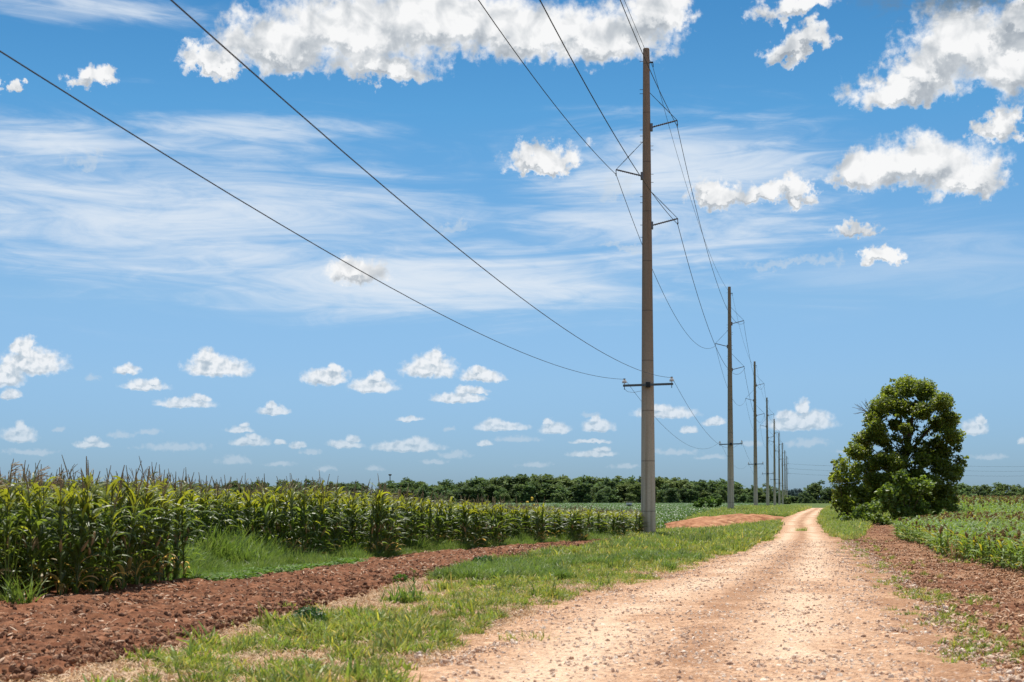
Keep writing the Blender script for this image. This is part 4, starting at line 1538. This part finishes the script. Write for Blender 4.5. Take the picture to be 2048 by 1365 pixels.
def make_pole():
    """built about (0,0) with z = height above the first pole's foot"""
    root = empty('power_pole', (0, 0, 0))
    s = MB()
    prof_ = [(.370 - (.370 - .158) * (t / 20), -1.0 + (ZT + 1.0) * t / 20) for t in range(21)]
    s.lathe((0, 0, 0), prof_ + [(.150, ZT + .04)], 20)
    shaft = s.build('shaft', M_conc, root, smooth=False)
    for p_ in shaft.data.polygons: p_.use_smooth = len(p_.vertices) == 4
    bo = MB()
    for z, sd in ((23.3, -1), (19.6, -1), (19.9, -1), (20.0, 1), (19.3, -1), (17.3, 1), (17.7, 1), (16.6, -1), (16.3, -1), (15.2, -1), (14.6, -1), (21.9, -1), (21.7, -1), (18.9, 1), (19.1, 1)):
        bo.tube([(sd * .16, 0, z), (sd * .33, 0, z)], .014, 5)
    bo.build('step_bolts', M_dark, root)
    for key, (z, sd) in HW.items():
        tip = Vector((sd * ARMX, 0, z))
        a = MB()
        r0 = Vector((sd * .22, 0, z - .33))
        d = (tip - r0).normalized()
        a.lathe(r0, [(.035, 0), (.035, (tip - r0).length)], 8, d)
        for k_ in range(11):
            a.lathe(r0 + d * (.16 + k_ * .10), [(.03, 0), (.062, .02), (.03, .04)], 8, d)
        arm = a.build('post_insulator', M_poly, root)
        pl = MB()
        pl.box((sd * .24, 0, z - .33), (.12, .22, .36))
        pl.build('mounting_plate', M_steel, arm)
        b = MB()
        s0 = Vector((sd * .17, 0, z + 1.38))
        d2 = (tip - s0)
        b.tube([s0, tip], .014, 5)
        L_ = d2.length
        d2.normalize()
        for k_ in range(9):
            b.lathe(s0 + d2 * (L_ * .35 + k_ * .085), [(.016, 0), (.038, .012), (.016, .026)], 7, d2)
        br = b.build('brace_insulator', M_dark, root)
        c_ = MB()
        c_.tube([tip, tip + Vector((0, 0, -.22))], .02, 5)
        c_.box(tip + Vector((0, 0, -.24)), (.05, .30, .06))
        c_.build('wire_clamp', M_dark, arm)
    t = MB()
    t.box((.24, 0, 23.25), (.2, .05, .07))
    t.tube([(.32, 0, 23.25), (.34, 0, 23.02)], .02, 5)
    t.build('shield_wire_bracket', M_dark, root)
    # the low crossarm with two pin insulators
    ca = MB()
    rt = Matrix.Rotation(R(-1.8), 3, 'Y')
    ca.box((0, -.42, 7.33), (2.42, .10, .105), rt)
    arm = ca.build('crossarm', M_arm, root)
    g = MB()
    g.box((0, -.385, 7.33), (.22, .13, .26))
    g.lathe((0, -.47, 7.33), [(.10, 0), (.10, .05)], 8, Vector((0, -1, 0)))
    g.lathe((0, -.52, 7.33), [(.03, 0), (.03, .08)], 6, Vector((0, -1, 0)))
    g.build('arm_bracket', M_dark, arm)
    for sd in (-1, 1):
        zz = 7.33 + sd * .038 + .065
        p_ = MB()
        p_.lathe((sd * 1.14, -.42, zz), [(.018, 0), (.018, .07), (.11, .075), (.10, .10), (.115, .12), (.10, .17), (.055, .19), (.07, .22), (.05, .25)], 12)
        ins = p_.build('pin_insulator', M_porc, arm)
        k_ = MB()
        k_.lathe((sd * 1.14, -.42, zz + .075), [(.112, -.012), (.118, 0.0)], 12)
        k_.lathe((sd * 1.14, -.42, zz + .25), [(.06, 0), (.05, .03)], 10)
        k_.tube([(sd * 1.14, -.42, zz - .26), (sd * 1.14, -.42, zz)], .018, 5)
        k_.build('pin', M_dark, ins)
    return root


def copy_tree(o, parent=None):
    c_ = o.copy()
    C.objects.link(c_)
    if parent is not None: c_.parent = parent
    for ch in list(o.children):
        copy_tree(ch, c_)
    return c_


pole_labels = ['nearest and tallest concrete power pole beside the end of the corn',
               'second concrete power pole, behind the patch of bare orange earth',
               'third concrete power pole of the line, counted from the nearest',
               'fourth concrete power pole of the line, counted from the nearest',
               'fifth concrete power pole of the line, counted from the nearest',
               'sixth concrete power pole of the line, counted from the nearest',
               'seventh concrete power pole of the line, counted from the nearest',
               'eighth concrete power pole, partly overlapped by the seventh']
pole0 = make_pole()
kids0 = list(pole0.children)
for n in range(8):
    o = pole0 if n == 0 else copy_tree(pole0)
    x, y = pole_xy(n)
    o.location = (x, y, 0.0 if n == 0 else 0.35)
    o.rotation_euler = (0, 0, R(-3))
    tag(o, pole_labels[n], 'power pole', 'concrete power poles along the road')

# the corner pole, where the line turns off to the right, and the next one behind the tree
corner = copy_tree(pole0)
cxy = (137.0, 709.0)
corner.location = (*cxy, .35)
corner.rotation_euler = (0, 0, R(40))
tag(corner, 'farthest power pole, where the wires turn off to the right', 'power pole', 'concrete power poles along the road')


def conductor(ax, z, n0, n1, sag, r, name, label, ytrim=None, first=None):
    b = MB()
    for n in range(n0, n1):
        xa, ya = pole_xy(n)
        xb, yb = pole_xy(n + 1)
        sg = sag
        if n < 0:
            xa, ya = -17.3, -50.9
            sg = 4.9 if sag > 2.5 else 4.07
        seg = 60 if n < 0 else 40 if n < 2 else (20 if n < 4 else 12)
        pts = []
        for i in range(seg + 1):
            t = i / seg
            za = z + (0 if n == 0 else .35 if n > 0 else 6.2)
            zb = z + .35 if n + 1 > 0 else z
            pts.append((xa + (xb - xa) * t + ax, ya + (yb - ya) * t + (0 if abs(ax) != 1.14 else -.42), za + (zb - za) * t - 4 * sg * t * (1 - t)))
        b.tube(pts, r, 5, False)
    o = b.build(name, M_wire)
    tag(o, label, 'wire', 'wires of the power line')
    return o


conductor(1.50, HW['top'][0] - .26, -1, 8, 3.0, .015, 'power_wire', 'wire hung from the top right arms of the poles')
conductor(-1.50, HW['left'][0] - .26, -1, 8, 3.0, .015, 'power_wire', 'wire hung from the left arms of the poles')
conductor(1.50, HW['low'][0] - .26, -1, 8, 3.0, .015, 'power_wire', 'wire hung from the lower right arms of the poles')
conductor(.33, 23.0, -1, 8, 1.9, .010, 'shield_wire', 'thin topmost wire fixed near the pole tops')
conductor(-1.14, 7.60, -1, 5, 1.85, .009, 'distribution_wire', 'thin low wire on the left end of the crossarms')
conductor(1.14, 7.68, -1, 5, 1.85, .009, 'distribution_wire', 'thin low wire on the right end of the crossarms')
# loose tie wire under the first crossarm
b = MB()
px_, py_ = pole_xy(0)
b.tube([(px_ - 1.14, py_ - .42, 7.15), (px_ - 1.0, py_ - .42, 7.0), (px_ - .7, py_ - .42, 6.96), (px_ - .33, py_ - .2, 7.05)], .008, 4, False)
tie = b.build('tie_wire', M_wire, None)
tie.parent = pole0
tie.matrix_parent_inverse = Matrix.Translation((-px_, -py_, 0))
# wires leaving to the right from the corner pole
for z, nm in ((20.2, 'upper'), (17.8, 'middle'), (15.4, 'lower')):
    b = MB()
    for (xa, ya, xb, yb) in ((cxy[0], cxy[1], 205, 716), (205, 716, 290, 724), (290, 724, 375, 732)):
        b.tube([(xa + (xb - xa) * t, ya + (yb - ya) * t, z + .35 - 4 * 1.3 * t * (1 - t)) for t in np.linspace(0, 1, 14)], .035, 5, False)
    tag(b.build('power_wire', M_wire), nm + ' of the three far wires running off to the right behind the large tree', 'wire', 'wires running to the right')
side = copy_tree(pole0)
side.location = (205, 716, .35)
side.rotation_euler = (0, 0, R(85))
for ch in list(side.children):
    pass
tag(side, 'concrete power pole hidden behind the large tree', 'power pole', 'concrete power poles along the road')

# ------------------------------------------------------------------ small far things
# open white shelter seen over the corn
sx, sy = at(650, 985, 420)[:2]
sh = empty('open_shelter', (sx, sy, .6))
b = MB(); b.box((0, 0, 4.05), (8.6, 4.0, .22)); b.box((0, -1.95, 3.85), (8.6, .1, .2)); b.build('roof', M_white, sh)
for ax in (-3.9, 0, 2.9):
    for ay in (-1.7, 1.7):
        b = MB(); b.box((ax, ay, 1.95), (.16, .16, 3.95)); b.build('post', M_white, sh)
tag(sh, 'white flat roofed open shelter showing just above the corn', 'shelter')
# mast
mx, my = at(780, 985, 900)[:2]
ms = empty('antenna_mast', (mx, my, .6))
b = MB()
zt = at(780, 951, 900)[2] - .6
b.tube([(0, 0, -.5), (0, 0, zt)], [.40, .28], 6); b.build('pole', M_steel, ms)
b = MB(); b.lathe((0, 0, zt - .3), [(.4, 0), (1.0, .3), (1.0, .9), (.4, 1.1)], 8); b.build('antenna_head', M_dark, ms)
tag(ms, 'thin antenna mast rising above the far trees', 'mast')
# farm trailer in the soybeans
tx, ty = at(1258, 1010, 215)[:2]
tr = empty('spray_trailer', (tx, ty, .6), R(4))
b = MB(); b.box((0, 0, 1.02), (1.55, .5, .05)); b.box((0, 0, .97), (1.2, .35, .05)); b.build('boom', M_tan, tr)
b = MB(); b.lathe((-.45, 0, .72), [(.12, 0), (.2, .06), (.2, .84), (.12, .9)], 12, Vector((1, 0, 0))); b.build('tank', M_white, tr)
b = MB(); b.box((0, 0, .45), (1.3, .6, .08)); b.tube([(-.05, 0, .5), (-.05, 0, 1.75)], .02, 5); b.box((0, 0, .25), (.08, .9, .08)); b.build('chassis', M_dark, tr)
for s_ in (-1, 1):
    b = MB(); b.lathe((0, s_ * .42 - .05, .28), [(.1, 0), (.28, .01), (.28, .09), (.1, .1)], 14, Vector((0, 1, 0))); b.build('wheel', M_tyre, tr)
tag(tr, 'small tan and white spray trailer standing in the green field', 'trailer')
# white shed in the gap
gx, gy = at(1574, 996, 800)[:2]
gs = empty('small_shed', (gx, gy, .6))
b = MB(); b.box((0, 0, 1.1), (2.6, 2.2, 2.2)); b.build('wall', M_white, gs)
b = MB(); b.add([(-1.5, -1.3, 2.2), (1.5, -1.3, 2.2), (1.5, 1.3, 2.2), (-1.5, 1.3, 2.2), (-1.5, 0, 3.0), (1.5, 0, 3.0)], [(0, 1, 5, 4), (2, 3, 4, 5), (0, 4, 3), (1, 2, 5), (3, 2, 1, 0)])
b.build('roof', M_white, gs)
b = MB(); b.box((0, -1.12, .95), (.9, .05, 1.9)); b.build('door', M_dark, gs)
tag(gs, 'tiny white shed in the gap of the treeline', 'shed')


# ------------------------------------------------------------------ weeds one can point at
def weed(px, py, h, n, label, mat=M_lush, w=.02, spread=.12, cat='weed', lean=1.2, seed=1):
    x, y = ground_at(px, py)
    random.seed(seed)
    o = tuft_proto('grass_clump', n, h, spread, mat, w, lean, 0, link=True)
    o.location = (x, y, float(height(x, y)))
    tag(o, label, cat)
    return o


def bush_weed(px, py, rad, h, n, leaf, mat, label, seed):
    x, y = ground_at(px, py)
    random.seed(seed)
    o = leafy_proto('leafy_weed', n, rad, h, leaf, mat, link=True, up=.4, elong=2.0)
    o.location = (x, y, float(height(x, y)) + .02)
    tag(o, label, 'weed')


M_weed = leaf_mat("dark_weed_leaf", (0.05, 0.12, 0.03), (0.12, 0.28, 0.04), 0.2, 0.5, 0.4)
bush_weed(618, 1252, .27, .27, 700, .035, M_weed, 'dark green leafy clump at the near edge of the tilled strip', 2)
weed(812, 1208, .42, 110, 'bushy weed clump left of the road, beside a tall spike', M_lush, .016, .26, seed=3)
bush_weed(965, 1143, .34, .36, 600, .05, M_weed, 'round dark weed growing on the far part of the tilled strip', 4)
bush_weed(800, 1170, .22, .2, 300, .045, M_cover, 'low pale green weed on the tilled strip left of the round dark one', 14)
weed(1395, 1092, .70, 200, 'tall dark grass clump in the verge right of the nearest pole', M_lush, .02, .7, seed=5)
weed(1603, 1064, .34, 160, 'small weed growing in the middle of the dirt road', M_grass, .02, .30, seed=6)
weed(1915, 1120, .75, 46, 'pale spiky dry weed at the edge of the sorghum', M_straw, .03, .2, lean=.9, seed=7)
weed(30, 1222, .62, 110, 'bright grass clump at the foot of the corn, far left', M_lush, .022, .3, seed=8)
weed(1050, 1285, .2, 120, 'little grass clump spreading onto the near road edge', M_grass, .012, .35, seed=9)
# tall spike weed
x, y = ground_at(827, 1200)
b = MB()
random.seed(10)
b.tube([(0, 0, 0), (.01, 0, .3), (0, .01, .52)], [.01, .008, .004], 5)
for i in range(16):
    b.ribbon((0, 0, .05 + .03 * i), random.uniform(0, 6.28), .12, .022, .9, .2, 3, .2)
o = b.build('spike_weed', M_cover)
o.location = (x, y, float(height(x, y)))
tag(o, 'single upright dark spike of a weed on the verge', 'weed')
# sunflower behind the corn and grass heads standing above the corn at the far left
x, y = at(1070, 1000, 62)[:2]
sf = empty('wild_sunflower', (x, y, float(height(x, y))))
b = MB(); fl = MB(); lv = MB()
random.seed(12)
for i in range(9):
    a = random.uniform(0, 6.28)
    r_ = random.uniform(.1, .45)
    z1 = random.uniform(1.3, 1.85)
    e = Vector((r_ * math.cos(a), r_ * math.sin(a), z1))
    b.tube([(0, 0, 0), (e.x * .4, e.y * .4, z1 * .6), e], [.015, .012, .006], 4)
    fl.lathe(e, [(.02, 0), (.065, .01), (.02, .025)], 8, Vector((random.gauss(0, .5), -1, .6)))
    clump(lv, (e.x * .6, e.y * .6, z1 * .7), .2, 14, .12)
b.build('stems', M_stalk, sf); fl.build('flowers', M_yellow, sf); lv.build('leaves', M_bush, sf)
tag(sf, 'wild sunflower with small yellow blooms standing above the corn', 'plant')
x, y = at(20, 930, 22.5)[:2]
jg = empty('seeding_grass', (x, y, 0))
b = MB(); hd = MB()
for i, (tx_, tz) in enumerate(((0.02, 2.30), (.45, 2.20), (-.25, 2.05), (.75, 2.12))):
    top_ = Vector((tx_, 0, tz))
    b.tube([(0, 0, 0), (tx_ * .3, 0, tz * .6), top_], [.008, .006, .003], 4)
    for k_ in range(16):
        s0 = Vector((tx_ * .3, 0, tz * .6)).lerp(top_, .75 + k_ * .016)
        hd.tube([s0, s0 + Vector((random.uniform(.04, .2), random.gauss(0, .04), random.uniform(-.04, .1)))], [.004, .006], 3, False)
b.build('stems', M_grass, jg); hd.build('seed_heads', M_tassel, jg)
tag(jg, 'tall seeding grass leaning over the corn tops at the far left', 'plant')
